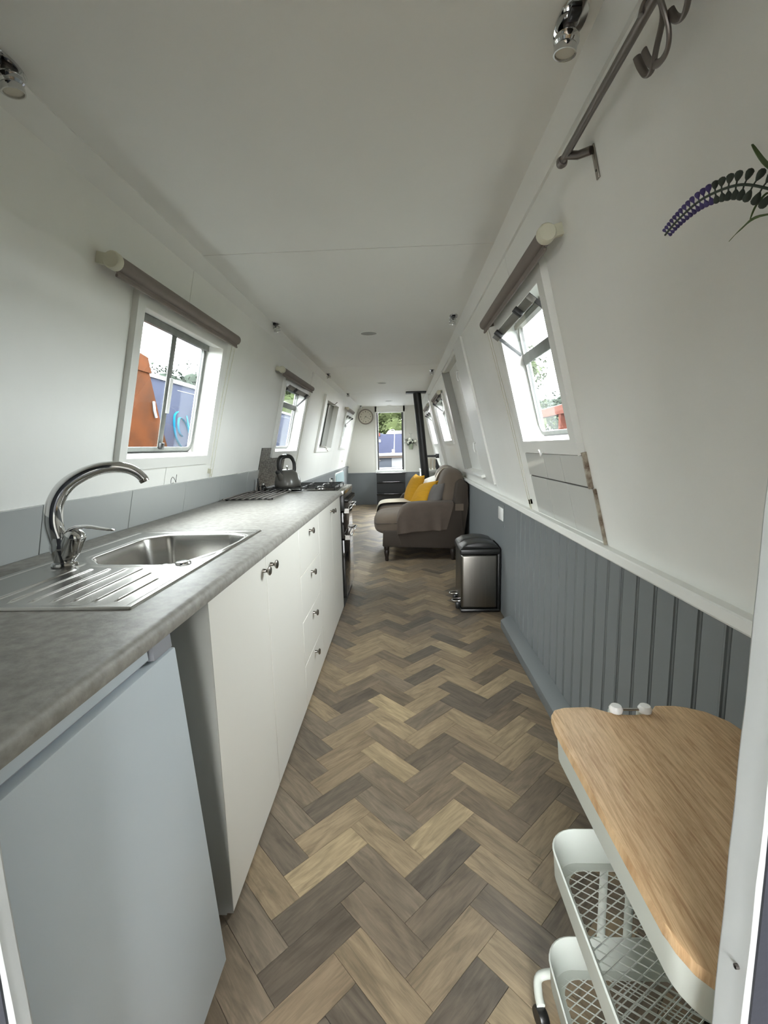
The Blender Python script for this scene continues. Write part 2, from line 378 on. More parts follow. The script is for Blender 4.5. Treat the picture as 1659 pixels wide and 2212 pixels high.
# far bulkhead
DX0, DX1 = -.535, .045
wf = root('wall_far', kind='structure', label='far end wall with a doorway')
B('panel', 'farwall', wf, (-1.3, DX0-.03, YF, YF+.05, .70, 2.2)); B('panel', 'farwall', wf, (DX1+.03, .9, YF, YF+.05, .70, 2.2))
B('panel', 'trim', wf, (DX0-.03, DX1+.03, YF, YF+.05, 2.03, 2.2))
B('dado_panel', 'grey', wf, (-1.3, DX0-.02, YF-.01, YF+.05, 0, .70)); B('dado_panel', 'grey', wf, (DX1+.02, .9, YF-.01, YF+.05, 0, .70))
B('dado_cap', 'grey', wf, (-1.2, DX0-.02, YF-.022, YF, .695, .712)); B('dado_cap', 'grey', wf, (DX1+.02, .75, YF-.022, YF, .695, .712))
B('lower_panel', 'blackm', wf, (DX0-.03, DX1+.03, YF, YF+.05, 0, .72))
d1 = root('door_1', kind='structure', label='open doorway in far wall with white frame and black seals')
B('jamb', 'trim', d1, (DX0-.035, DX0, YF-.02, YF+.12, .70, 2.17)); B('jamb', 'trim', d1, (DX1, DX1+.035, YF-.02, YF+.12, .70, 2.17))
B('head', 'trim', d1, (DX0-.035, DX1+.035, YF-.02, YF+.12, 2.03, 2.15))
B('sill', 'trim', d1, (DX0-.05, DX1+.05, YF-.03, YF+.2, .705, .765), bev=.006)
B('seal', 'black', d1, (DX0, DX0+.028, YF+.02, YF+.1, .765, 2.03)); B('seal', 'black', d1, (DX1-.038, DX1, YF+.02, YF+.1, .765, 2.03))
B('hatch_slide', 'trim', d1, (DX0, DX1, YF+.0, YF+.1, 2.015, 2.035))
portal('daylight_portal', ((DX0+DX1)/2, YF+.16, 1.4), (1, 0, 0), (0, 0, 1), .6, 1.4)

# near bulkhead: doorway we look through
wn = root('wall_near', kind='structure', label='partition the view is taken through, dark slate on its near side')
JL, JR = -.397, .290
YL, YRJ = .361, .345   # near faces of the partition each side
B('panel', 'navy', wn, (-1.3, JL-.030, YL, YN, -.03, 2.2)); B('panel', 'navy', wn, (JR+.020, .9, YRJ, YN, -.03, 2.2))
B('panel', 'navy', wn, (JL-.03, JR+.03, .345, YN, 2.03, 2.2))
dn_ = root('door_2', kind='structure', label='near doorway with rough white painted jambs')
def jamb(x0, s, ynear, lean):
    """door lining: only its inner face and near arris show, the partition face starts behind the arris"""
    bm = bmesh.new(); n = 70; rows = []; w2 = .030
    for i in range(n+1):
        z = 2.02*i/n; w1 = noise.noise((x0*9, z*14, 0))*.0012; x = x0+lean(z)+w1; ym = (ynear+YN)/2+noise.noise((3, z*6, x0))*.001
        rows.append([bm.verts.new(p) for p in ((x+s*.0008, YN+.004, z), (x-s*.0008, YN+.001, z), (x, ym+.001, z), (x+s*.0003, ym-.001, z), (x+s*.0003, ynear+.001, z), (x+s*.003, ynear-.002, z), (x0+s*w2, ynear-.001, z), (x0+s*w2, YN+.004, z))])
    for a, b in zip(rows, rows[1:]):
        for k in range(8): addquad(bm, (a[k], a[(k+1) % 8], b[(k+1) % 8], b[k]))
    addquad(bm, rows[0]); addquad(bm, rows[-1][::-1])
    return bm
def lining(x0, s, ynear, lean):
    o = obj('jamb', jamb(x0, s, ynear, lean), 'old', dn_, smooth=12)
    xa, xb = sorted((x0+s*.007, x0+s*.034)); B('partition_edge', 'navy', dn_, (xa, xb, ynear-.0045, ynear-.0005, -.03, 2.02)); return o
lining(JL, -1, YL, lambda z: -.02*(z-.6)); lining(JR, 1, YRJ, lambda z: .006*(z-.2))
B('head', 'old', dn_, (JL-.032, JR+.034, .335, YN+.004, 2.0, 2.04))
LT('knot_hole', 'ink', dn_, [(0, 0), (.0022, 0), (.0022, .003)], (JR+.0035, YRJ+.010, .800), (-1, 0, 0), 8)

# rear compartment behind the camera, open at its end to the daylight
wr = root('wall_rear', kind='structure', label='rear end wall of the boat with an open hatchway behind the viewpoint')
B('panel', 'wall', wr, (-1.3, -.65, YR-.05, YR, -.03, 2.2), (.30, .9, YR-.05, YR, -.03, 2.2), (-.65, .30, YR-.05, YR, 2.0, 2.2), (-.65, .30, YR-.05, YR, -.03, .35))
portal('daylight_portal', (-.175, YR-.06, 1.175), (-1, 0, 0), (0, 0, 1), .95, 1.65)

# ------------------------------------------------------------ floor
fl = root('floor', kind='structure', label='brown oak effect herringbone floor')
B('subfloor', 'sub', fl, (-1.27, .86, YR, YF+.05, -.05, -.0035))
PW, PLn = .09065, .2567
T1 = PW*math.sqrt(2); T2 = PLn*math.sqrt(2)
px0, py0 = -.016+PW/math.sqrt(2), .9167-PW/math.sqrt(2)
planks = []
for j in range(-4, 5):
    for i in range(-26, 80):
        ox, oy = px0+j*T2, py0+i*T1
        for kind in (0, 1):
            if kind == 0: cx_, cy_ = ox+(PLn-PW)/2/math.sqrt(2), oy+(PLn+PW)/2/math.sqrt(2); ang = PI/4
            else:
                # block above: from o+W*v, runs L along v, W along u
                cx_ = ox+(-PW)/math.sqrt(2)+(PW-PLn)/2/math.sqrt(2); cy_ = oy+PW/math.sqrt(2)+(PW+PLn)/2/math.sqrt(2); ang = 3*PI/4
            if YR-.0 < cy_ < YF+.05 and -1.30 < cx_ < .86: planks.append((cx_, cy_, ang))
def plank_bm():
    bm = bmesh.new(); g = .0004
    bx(bm, -PLn/2+g, PLn/2-g, -PW/2+g, PW/2-g, -.004, 0)
    top = [e for e in bm.edges if all(v.co.z > -.001 for v in e.verts)]
    bmesh.ops.bevel(bm, geom=top, offset=.0006, segments=1, affect='EDGES'); return bm
pb = plank_bm(); bmesh.ops.recalc_face_normals(pb, faces=pb.faces)
pme = bpy.data.meshes.new('plank'); pb.to_mesh(pme); pb.free(); pme.materials.append(MT['floorob'])
def inside(cx_, cy_):
    return -.46 < cx_ < .60 and YN+.05 < cy_
single = sorted([p for p in planks if -.62 < p[0] < .82 and p[1] > .52 and (p[1] < 3.6 or p[0] > -.55)], key=lambda p: p[1])
single = single[:296]; sset = set(single)
def clip(me_bm):
    for co, no in (((.7345, 0, 0), (1, 0, 0)), ((-1.2, 0, 0), (-1, 0, 0)), ((0, YF-.01, 0), (0, 1, 0))):
        bmesh.ops.bisect_plane(me_bm, geom=me_bm.verts[:]+me_bm.edges[:]+me_bm.faces[:], plane_co=co, plane_no=no, clear_outer=True)
# tones of planks that can be picked out in the floor: (x, y, lay, tone)
TONES = [(-0.255, 1.216, 0, 0.95), (0.098, 1.389, 0, 0.95), (0.285, 1.16, 1, 0.8), (0.092, 0.979, 0, 0.72), (-0.076, 0.927, 1, 0.75), (-0.253, 0.962, 0, 0.03), (0.089, 1.229, 0, 0.1), (-0.091, 1.332, 1, 0.82), (-0.092, 1.435, 1, 0.42), (-0.065, 1.677, 1, 0.92), (0.082, 1.718, 0, 0.2), (0.269, 1.568, 1, 0.85), (0.457, 1.748, 0, 0.8), (0.475, 1.581, 0, 0.5), (-0.238, 1.588, 0, 0.7), (-0.245, 1.731, 0, 0.65), (-0.249, 1.85, 0, 0.76), (-0.068, 2.05, 1, 1.0), (-0.254, 2.099, 0, 0.05), (0.106, 2.139, 0, 0.86), (0.28, 2.18, 1, 0.08), (0.092, 1.883, 0, 0.82), (0.275, 1.836, 1, 0.7), (0.286, 1.666, 1, 0.22), (0.343, 1.95, 1, 0.25), (-0.243, 2.366, 0, 0.86), (0.086, 2.467, 0, 0.93), (0.276, 2.338, 1, 0.85), (0.295, 2.728, 1, 0.95), (-0.061, 2.834, 1, 0.86), (0.449, 2.49, 0, 0.8), (0.468, 2.933, 0, 0.86), (-0.083, 3.25, 1, 0.8), (-0.064, 3.058, 1, 0.12), (-0.371, 1.393, 1, 0.3), (0.442, 1.339, 0, 0.76), (0.453, 1.451, 0, 0.25), (0.28, 1.059, 1, 0.18), (0.238, 0.933, 1, 0.6), (0.131, 0.899, 0, 0.3), (-0.061, 1.168, 1, 0.45), (0.074, 1.11, 0, 0.22), (-0.088, 1.047, 1, 0.35), (-0.375, 1.528, 1, 0.6), (-0.399, 1.649, 1, 0.2), (-0.068, 1.819, 1, 0.5), (0.109, 1.578, 0, 0.35), (0.084, 1.468, 0, 0.5), (0.273, 1.41, 1, 0.3), (0.216, 1.294, 1, 0.38)]
rng_t = random.Random(21)
for (cx_, cy_, ang) in single:
    m4 = Matrix.Translation((cx_, cy_, 0)) @ Matrix.Rotation(ang + (PI if random.random() < .5 else 0), 4, 'Z')
    if cx_ > .60:
        bm = bmesh.new(); bm.from_mesh(pme); bm.transform(m4); clip(bm)
        if not bm.verts: bm.free(); continue
        bm.transform(m4.inverted()); me = bpy.data.meshes.new('plank'); bm.to_mesh(me); bm.free(); me.materials.append(MT['floorob'])
    else: me = pme
    o = bpy.data.objects.new('plank', me); C.objects.link(o); o.parent = fl; o.matrix_local = m4
    tone = rng_t.random()*.85+.05; best = .05
    for tx_, ty_, tk_, tt_ in TONES:
        dd_ = math.hypot(tx_-cx_, ty_-cy_)
        if dd_ < best and tk_ == (0 if ang < 1 else 1): best = dd_; tone = tt_
    o.color = (tone, tone, tone, 1)
bm = bmesh.new(); tl = bm.loops.layers.uv.new('grain'); tn = bm.faces.layers.float.new('tint')
for p in planks:
    if p in sset: continue
    m4 = Matrix.Translation((p[0], p[1], 0)) @ Matrix.Rotation(p[2], 4, 'Z'); t = random.random(); g = .0004
    vs = [(-PLn/2+g, -PW/2+g), (PLn/2-g, -PW/2+g), (PLn/2-g, PW/2-g), (-PLn/2+g, PW/2-g)]
    top = [bm.verts.new(m4 @ Vector((x, y, 0))) for x, y in vs]; bot = [bm.verts.new(m4 @ Vector((x, y, -.004))) for x, y in vs]
    f = bm.faces.new(top); fs = [f]+[bm.faces.new((top[k], bot[k], bot[(k+1) % 4], top[(k+1) % 4])) for k in range(4)]
    for f in fs:
        f[tn] = t
        for l, uvc in zip(f.loops, vs+vs): l[tl].uv = uvc
clip(bm)
o = obj('distant_planks', bm, 'floorat', fl); o['kind'] = 'stuff'

# ------------------------------------------------------------ windows
def win_root(n, side, label): return root('window_%d' % n, mtx=WM[side], kind='structure', label=label)
def ring(bm, x0, x1, z0, z1, w, y0, y1, rad=0, bev=0, seg=5):
    """rectangular frame with optional rounded corners; w = bar width"""
    def loop(x0, x1, z0, z1, r):
        if r <= 0: r = 1e-4
        pts = []
        for cx_, cz_, a0 in ((x1-r, z1-r, 0), (x0+r, z1-r, PI/2), (x0+r, z0+r, PI), (x1-r, z0+r, 3*PI/2)):
            for k in range(seg+1): a = a0+PI/2*k/seg; pts.append((cx_+r*math.cos(a), cz_+r*math.sin(a)))
        return pts
    o_ = loop(x0, x1, z0, z1, rad); i_ = loop(x0+w, x1-w, z0+w, z1-w, max(rad-w*.6, 0)); n = len(o_)
    V = [[bm.verts.new((p[0], y, p[1])) for p in L_] for L_, y in ((o_, y0), (i_, y0), (i_, y1), (o_, y1))]
    for k in range(n):
        for a in range(4): addquad(bm, (V[a][k], V[a][(k+1) % n], V[(a+1) % 4][(k+1) % n], V[(a+1) % 4][k]))
def architrave(wr_, side, o, zo, i, zi, d0=-.024, m='trimg'):
    bm = bmesh.new(); xa, xb = wspan(side, *o); xc, xd = wspan(side, *i); za, zb = hz(side, zo[0]), hz(side, zo[1]); zc, zd = hz(side, zi[0]), hz(side, zi[1])
    bx(bm, xa, xc, d0, 0, za, zb); bx(bm, xd, xb, d0, 0, za, zb); bx(bm, xc, xd, d0, 0, za, zc); bx(bm, xc, xd, d0, 0, zd, zb)
    obj('architrave', bm, m, wr_)
    bm = bmesh.new()   # reveal lining
    t = .004
    bx(bm, xc, xc+t, d0, .095, zc, zd); bx(bm, xd-t, xd, d0, .095, zc, zd); bx(bm, xc, xd, d0, .095, zc, zc+t); bx(bm, xc, xd, d0, .095, zd-t, zd)
    obj('reveal_lining', bm, 'trim', wr_)
def wportal(side, ya, yb, za, zb):
    m = WM[side]; xa, xb = wspan(side, ya, yb); h0, h1 = hz(side, za), hz(side, zb)
    c = m @ Vector(((xa+xb)/2, .11, (h0+h1)/2)); X = m.to_3x3() @ Vector((1, 0, 0)); Zv = m.to_3x3() @ Vector((0, 0, 1))
    # area light emits along its local -Z; inward = -outward
    portal('daylight_portal', c, X, -Zv if False else Zv, xb-xa, h1-h0) if (X.cross(Zv)).dot(m.to_3x3() @ Vector((0, 1, 0))) > 0 else portal('daylight_portal', c, -X, Zv, xb-xa, h1-h0)

# window 1: sliding pair over the sink
w1 = win_root(1, 'left', 'sliding aluminium window above the sink')
architrave(w1, 'left', (1.755, 2.625), (1.205, 1.893), (1.80, 2.575), (1.25, 1.838))
h0, h1 = hz('left', 1.262), hz('left', 1.838)
bm = bmesh.new(); ring(bm, 1.865, 2.565, h0, h1, .020, .0665, .0735, rad=.055); obj('frame', bm, 'alu', w1, smooth=40)
bm = bmesh.new(); ring(bm, 1.803, 2.5745, h0-.010, h1+.004, .013, .074, .09, rad=.05); obj('rubber_gasket', bm, 'black', w1, smooth=40)
B('frame_fill', 'black', w1, (1.804, 1.868, .086, .094, h0, h1))
B('top_channel', 'alu', w1, (1.82, 2.55, .045, .08, h1-.035, h1-.006))
B('mullion', 'alu', w1, (2.186, 2.230, .0605, .0655, h0+.016, h1-.03), bev=.003)
B('pull_handle', 'whitep', w1, (2.205, 2.235, .052, .0595, h0+.19, h0+.36), bev=.002)
B('catch', 'blackm', w1, (2.190, 2.222, .045, .060, h0+.012, h0+.045), bev=.003)
bm = bmesh.new(); bx(bm, 1.875, 2.2, .066, .069, h0+.02, h1-.02); obj('pane', bm, 'glass', w1)
bm = bmesh.new(); bx(bm, 2.21, 2.553, .074, .077, h0+.015, h1-.02); obj('pane', bm, 'glass', w1)
wportal('left', 1.82, 2.56, 1.26, 1.83)

def hopper_window(n, side, lab, o, zo, i, zi, ztr, open_top=.105, arch=True):
    """fixed lower pane, inward tilting hopper above a transom at height ztr"""
    wr_ = win_root(n, side, lab)
    architrave(wr_, side, o, zo, i, zi)
    xa, xb = wspan(side, i[0]+.012, i[1]-.008); h0, h1 = hz(side, zi[0]+.012), hz(side, zi[1]-.004); ht = hz(side, ztr)
    bm = bmesh.new(); ring(bm, xa, xb, h0, h1, .018, .066, .074, rad=.06); obj('frame', bm, 'alu', wr_, smooth=40)
    bm = bmesh.new(); ring(bm, xa-.010, xb+.010, h0-.010, h1+.006, .013, .078, .092, rad=.05); obj('rubber_gasket', bm, 'black', wr_, smooth=40)
    B('transom', 'alu', wr_, (xa+.01, xb-.01, .058, .074, ht-.026, ht+.026), bev=.004)
    B('pane', 'glass', wr_, (xa+.015, xb-.015, .070, .073, h0+.015, ht-.02))
    B('top_track', 'aludark', wr_, (xa+.01, xb-.01, .05, .09, h1-.03, h1-.008))
    # hopper sash hinged at the transom, leaning into the cabin
    hop = bpy.data.objects.new('hopper', None); C.objects.link(hop); hop.parent = wr_
    L_ = .172; ang = math.asin(open_top/L_)
    hop.matrix_local = Matrix.Translation((0, .05, ht+.024)) @ Matrix.Rotation(ang, 4, 'X')
    B('pane', 'glass', hop, (xa+.018, xb-.018, 0, .003, 0, L_-.01))
    B('top_bar', 'aludark', hop, (xa+.012, xb-.012, -.012, .010, L_-.035, L_), bev=.002)
    for q in (.22, .78):
        xx = xa+(xb-xa)*q; B('catch', 'blackm', hop, (xx-.014, xx+.014, -.03, -.010, L_-.035, L_+.008), bev=.003)
    B('side_stay', 'blackm', hop, (xa+.014, xa+.018, -.004, .012, .0, L_)); B('side_stay', 'blackm', hop, (xb-.018, xb-.014, -.004, .012, .0, L_))
    wportal(side, i[0]+.01, i[1]-.01, zi[0]+.01, zi[1]-.01)
    return wr_
w2 = hopper_window(2, 'left', 'window behind the cooker with its top hopper tilted in', (3.92, 4.86), (1.205, 1.893), (3.97, 4.80), (1.257, 1.842), 1.675)
w5 = hopper_window(5, 'right', 'window on the right above the tiled patch, hopper open', (1.71, 2.49), (1.228, 1.905), (1.765, 2.43), (1.283, 1.858), 1.675, open_top=.108)
w4 = hopper_window(4, 'left', 'furthest window on the left, hopper open', (8.15, 9.10), (1.25, 1.93), (8.22, 9.02), (1.29, 1.87), 1.70)
w6 = hopper_window(6, 'right', 'window above the sofa, hopper open', (5.66, 6.78), (1.29, 1.93), (5.74, 6.70), (1.335, 1.87), 1.72)
w7 = hopper_window(7, 'right', 'furthest window on the right, hopper open', (7.96, 8.98), (1.265, 1.90), (8.02, 8.90), (1.31, 1.85), 1.70)
# the right wall window has a deep timber cheek on its near side
B('near_cheek', 'trimg', w5, (-1.7135, -1.706, -.026, 0, hz('right', 1.226), hz('right', 1.915)))
# window 3: closed shuttered opening in the left wall
w3 = win_root(3, 'left', 'shuttered opening with stays between the left windows')
architrave(w3, 'left', (5.90, 7.25), (1.23, 1.965), (6.05, 7.10), (1.28, 1.91), d0=-.03, m='trim')
a0, a1 = hz('left', 1.28), hz('left', 1.91)
B('shutter', 'endpanel', w3, (6.06, 6.60, .06, .070, a0+.01, a1-.01)); B('shutter', 'endpanel', w3, (6.66, 7.09, .05, .062, a0+.01, a1-.01))
B('shutter_gap', 'black', w3, (6.58, 6.68, .066, .0705, a0, a1))
B('backing', 'trimg', w3, (6.02, 7.12, .071, .09, a0-.02, a1+.02))
for z, s in ((1.875, 1), (1.31, -1)):
    h = hz('left', z); T('stay', 'nickel', w3, [(6.45, .03, h), (6.62, -.03, h+s*.02), (6.72, -.05, h+s*.07)], .006, 6)
    LT('stay_knob', 'pewter', w3, [(0, 0), (.014, 0), (.014, .012), (0, .014)], (6.45, .045, h), (0, -1, 0), 10)

# side hatch on the right
d3 = root('door_3', mtx=WM['right'], kind='structure', label='white panelled side hatch recessed in the right wall')
ha, hb = hz('right', .985), hz('right', 2.07)
bm = bmesh.new(); bx(bm, -4.0, -3.60, -.016, 0, ha-.03, hb+.03); bx(bm, -5.28, -5.2, -.016, 0, ha-.03, hb+.03); bx(bm, -5.2, -4.0, -.016, 0, ha-.03, ha+.02); obj('hatch_frame', bm, 'trimg', d3)
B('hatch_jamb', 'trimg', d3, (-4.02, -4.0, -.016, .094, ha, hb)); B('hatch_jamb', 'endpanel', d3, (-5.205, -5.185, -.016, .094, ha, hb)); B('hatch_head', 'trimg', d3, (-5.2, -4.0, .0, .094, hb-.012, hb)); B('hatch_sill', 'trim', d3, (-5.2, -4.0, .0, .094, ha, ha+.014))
B('hatch_leaf', 'trim', d3, (-4.60, -4.022, .066, .084, ha+.014, hb-.014)); B('hatch_leaf', 'trim', d3, (-5.184, -4.604, .066, .084, ha+.014, hb-.014)); B('outer_skin', 'endpanel', d3, (-5.23, -3.97, .086, .101, ha-.03, hb+.03))
B('ledge', 'trim', d3, (-4.42, -3.92, -.05, .05, ha+.008, ha+.035), bev=.008)
for zz in (1.88, 1.26):
    h = hz('right', zz); T('latch', 'whitep', d3, [(-4.10, .03, h+.03), (-4.10, -.02, h+.03), (-4.10, -.03, h-.02), (-4.10, -.025, h-.05)], .009, 8)
    B('latch_plate', 'nickel', d3, (-4.13, -4.075, .05, .066, h-.05, h+.05), bev=.003)
# timber pilaster on the right wall and cover strips
pil = root('trim_7', mtx=WM['right'], kind='structure', label='boxed pilaster between the two far right windows')
PR('cover', 'wall', pil, [(-7.93, -.001), (-7.90, -.035), (-7.46, -.035), (-7.42, -.001)], 'z', hz('right', .90), hz('right', 2.10))
st = root('trim_8', mtx=WM['left'], kind='structure', label='slim cable cover on the left wall beyond the cooker window')
B('cover', 'wall', st, (4.99, 5.01, -.006, 0, hz('left', .86), hz('left', 2.09)))
st = root('trim_9', mtx=WM['right'], kind='structure', label='slim cover strip beside the right window')
B('cover', 'wall', st, (-2.545, -2.50, -.004, 0, hz('right', .895), hz('right', 1.9)))

# ------------------------------------------------------------ tiles
zt0, zt1 = .946, 1.112
ty = [YN, .92, 1.412, 1.904, 2.402, 2.905, 3.40, 3.66]
for a, b in zip(ty, ty[1:]):
    B('tile', 'tile', wall_l, (a+.0015, b-.0015, -.009, 0, hz('left', zt0), hz('left', zt1)), bev=.0012, seg=1)
B('tile_joint', 'grout', wall_l, (YN, 3.66, -.004, 0, hz('left', zt0), hz('left', zt1-.002)))
# mosaic splashback behind the hob: many tiny tesserae
bm = bmesh.new(); y = 3.66
while y < 4.42:
    z = .935; 
    while z < 1.285:
        wv = random.choice((.018, .026, .018)); 
        if not (y > 3.90 and z > 1.195): bx(bm, y, y+.0185, -.006-random.uniform(0, .001), 0, hz('left', z), hz('left', z)+.0135)
        z += .016
    y += .0205
mo = obj('mosaic_tiles', bm, mat('mosaic_stone', rgb(150, 146, 138), .25, col2=rgb(96, 92, 86), vscale=60), wall_l); mo['kind'] = 'stuff'
bm = bmesh.new(); bx(bm, 3.655, 4.43, -.003, 0, hz('left', .93), hz('left', 1.19)); bx(bm, 3.655, 3.92, -.003, 0, hz('left', 1.19), hz('left', 1.287)); obj('mosaic_backing', bm, 'grout', wall_l)
# white tiles below the right window: two courses of three
for (a, b) in ((1.708, 1.952), (1.955, 2.178), (2.181, 2.49)): B('tile', 'tilew', wall_r, (-b+.0008, -a-.0008, -.012, 0, hz('right', 1.106), hz('right', 1.222)), bev=.001, seg=1)
for (a, b) in ((1.684, 1.950), (1.953, 2.230), (2.233, 2.50)): B('tile', 'tilew', wall_r, (-b+.0008, -a-.0008, -.006, 0, hz('right', .898), hz('right', 1.097)), bev=.001, seg=1)
B('tile_joint', 'grout', wall_r, (-2.49, -1.70, -.003, 0, hz('right', .90), hz('right', 1.22)))
B('metal_edge', 'grime', wall_r, (-1.706, -1.694, -.016, 0, hz('right', 1.10), hz('right', 1.235))); B('metal_edge', 'grime', wall_r, (-1.683, -1.672, -.010, 0, hz('right', .892), hz('right', 1.10)))
# pencilled 2 on the wall below the sink window
two = bmesh.new(); tp = catmull([(2.235, -.001, .112), (2.225, -.001, .124), (2.236, -.001, .137), (2.255, -.001, .138), (2.264, -.001, .125), (2.255, -.001, .108), (2.242, -.001, .094), (2.232, -.001, .086)], 5)+[Vector((2.275, -.001, .088))]
# the digit stands on its side on the wall
tp = [Vector((2.27-(p.z-.11)*1.0, -.0006, .105+(p.x-2.25)*1.0)) for p in tp]
tube(two, tp, .0018, 6, flat=.4); obj('pencilled_digit', two, 'grout', wall_l)

# ------------------------------------------------------------ worktop
WX0, WX1, WZ0, WZ1 = -1.2035, -.468, .907, .945
sx0, sx1, sy0, sy1 = -1.085, -.574, .886, 1.784
bm = bmesh.new()
profile = [(sx1-.02, WZ0), (WX1-.012, WZ0), (WX1-.003, WZ0+.004), (WX1, WZ0+.012), (WX1, WZ1-.016), (WX1-.003, WZ1-.007), (WX1-.009, WZ1-.002), (WX1-.018, WZ1), (sx1-.02, WZ1)]
prism(bm, profile, 'y', YN+.002, 3.462)
bx(bm, WX0, sx0+.02, YN+.002, 3.462, WZ0, WZ1)
bx(bm, sx0+.02, sx1-.02, YN+.002, sy0+.02, WZ0, WZ1); bx(bm, sx0+.02, sx1-.02, sy1-.02, 3.462, WZ0, WZ1)
tag(obj('worktop', bm, 'worktop', smooth=40), 'long mottled grey laminate worktop running along the left wall', 'worktop')

# ------------------------------------------------------------ sink (pressed sheet as one surface)
def sink():
    nx, ny = 260, 240
    xs = np.linspace(sx0, sx1, nx); ys = np.linspace(sy0, sy1, ny); X, Y = np.meshgrid(xs, ys, indexing='ij')
    poly = np.array([(-.965, 1.325), (-.905, 1.265), (-.69, 1.255), (-.635, 1.42), (-.62, 1.60), (-.625, 1.685), (-.66, 1.70), (-.93, 1.70), (-.97, 1.66)])
    c = poly.mean(0); 
    def sdf(P, off):
        d = np.full(X.shape, 1e9); ins = np.zeros(X.shape, bool); n = len(P)
        for i in range(n):
            a, b = P[i], P[(i+1) % n]; ex, ey = b-a; wx, wy = X-a[0], Y-a[1]
            t = np.clip((wx*ex+wy*ey)/(ex*ex+ey*ey), 0, 1); d = np.minimum(d, np.hypot(wx-ex*t, wy-ey*t))
            cond = ((a[1] > Y) != (b[1] > Y)); ins ^= cond & (X < (b[0]-a[0])*(Y-a[1])/((b[1]-a[1])+1e-12)+a[0])
        return np.where(ins, -d, d)-off
    P2 = c+(poly-c)*.76
    d = sdf(P2, .062)
    ss = lambda t: np.clip(t, 0, 1)**2*(3-2*np.clip(t, 0, 1))
    Z = np.full(X.shape, .0)
    e = np.minimum.reduce([X-sx0, sx1-X, Y-sy0, sy1-Y])
    Z += .0045*ss(e/.004)-.003*ss((e-.014)/.010)          # rim then dish
    Z += .0022*np.exp(-((d-.018)/.007)**2)                 # bead around the bowl
    Z -= .150*ss(-d/.034)                                  # bowl
    Z -= .004*ss(-(d+.06)/.08)
    # drainer ridges
    for xr in (-.93, -.882, -.832, -.783, -.735, -.686, -.637):
        y1 = 1.215 if xr < -.70 else (1.17 if xr < -.66 else 1.115)
        g = np.exp(-((X-xr)/.0032)**2)*ss((Y-.930)/.012)*ss((y1-Y)/.015)
        Z += .0042*g
    # raised land around the waste control, curved bead
    r = np.hypot(X+.643, Y-1.262); Z += .002*np.exp(-((r-.052)/.007)**2)*(Y < 1.27)
    # tap ledge
    rt_ = np.hypot(X+.993, Y-1.25); Z += .0022*ss((.055-rt_)/.01)
    verts = [(float(x), float(y), .9455+float(z)) for x, y, z in zip(X.ravel(), Y.ravel(), Z.ravel())]
    faces = [(i*ny+j, (i+1)*ny+j, (i+1)*ny+j+1, i*ny+j+1) for i in range(nx-1) for j in range(ny-1)]
    me = bpy.data.meshes.new('sink'); me.from_pydata(verts, [], faces); me.materials.append(MT['steel']); me.shade_smooth()
    o = bpy.data.objects.new('sink', me); C.objects.link(o)
    tag(o, 'stainless steel inset sink with ribbed drainer below the sliding window', 'sink')
    LT('waste_plug', 'chrome', o, [(0, .002), (.02, .003), (.034, .002), (.040, 0)], (-.80, 1.50, .7915), (0, 0, 1), 24)
    LT('pop_up_button', 'chrome', o, [(0, .006), (.016, .006), (.021, .004), (.023, 0)], (-.645, 1.262, .949), (0, 0, 1), 24)
sink()
# tap
tp_ = root('tap', (-.993, 1.25, .950), label='chrome swan neck mixer tap on the sink', cat='tap')
LT('base', 'chrome', tp_, [(0, 0), (.034, 0), (.035, .004), (.032, .009), (.0255, .011), (.029, .03), (.033, .055), (.030, .066), (.028, .085), (0, .085)], seg=32)
pts = [(-.006, -.002, .07), (-.0125, -.006, .12), (-.010, -.004, .16), (-.002, .0, .19), (.014, .010, .222), (.038, .023, .247), (.068, .041, .266), (.100, .060, .278), (.132, .077, .281), (.160, .093, .275), (.180, .105, .262), (.192, .113, .246), (.196, .115, .238)]
pp = catmull(pts, 4); T('spout', 'chrome', tp_, pp, [.0255-.0115*min(1, i/len(pp)*1.15) for i in range(len(pp))], 20)
LT('aerator', 'nickel', tp_, [(0, 0), (.0135, 0), (.0145, .006), (.0145, .010), (0, .010)], (.1975, .116, .232), (-.35, -.2, .9), 16)
T('valve_body', 'chrome', tp_, [(.0, 0, .012), (.020, -.002, .040), (.034, -.004, .066), (.044, -.005, .086)], [.020, .026, .0285, .0285], 20)
LT('lever_cap', 'chrome', tp_, [(0, .022), (.012, .021), (.022, .016), (.0285, .006), (.029, 0)], (.044, -.005, .086), (.42, -.03, .9), 20)
T('lever', 'chrome', tp_, catmull([(.030, -.005, .100), (.052, -.004, .112), (.085, .0, .113), (.12, .004, .106), (.155, .008, .100)], 4), [.017, .018, .018, .017, .016, .015, .014, .0135, .013, .0125, .012, .0115, .011, .0105, .010, .009, .006], 14, flat=.42)

# ------------------------------------------------------------ refrigerator
fm = Matrix.Translation((-.487, 0, .863)) @ Matrix.Rotation(math.atan2(-.052, .778), 4, 'Y')
fr = root('refrigerator', mtx=fm, label='cool white under-counter fridge beside the near doorway', cat='fridge')
fy0, fy1 = YN+.014, .888
B('body', 'fridge', fr, (-.56, -.045, fy0, fy1-.004, -.80, .004), bev=.006)
B('door', 'fridge', fr, (-.038, 0, fy0, fy1, -.782, 0), bev=.004)
B('handle_strip', 'fridge', fr, (-.05, -.010, fy0, fy1-.080, .009, .036), bev=.003)
B('shadow_gap', 'plastic_g', fr, (-.05, -.022, fy0, fy1-.006, .0005, .009))
B('handle_end', 'plastic_g', fr, (-.07, -.003, fy1-.075, fy1-.006, .003, .036), bev=.002)
B('hinge_cap', 'whitep', fr, (-.035, -.012, fy1-.05, fy1-.028, .036, .0425), bev=.002)
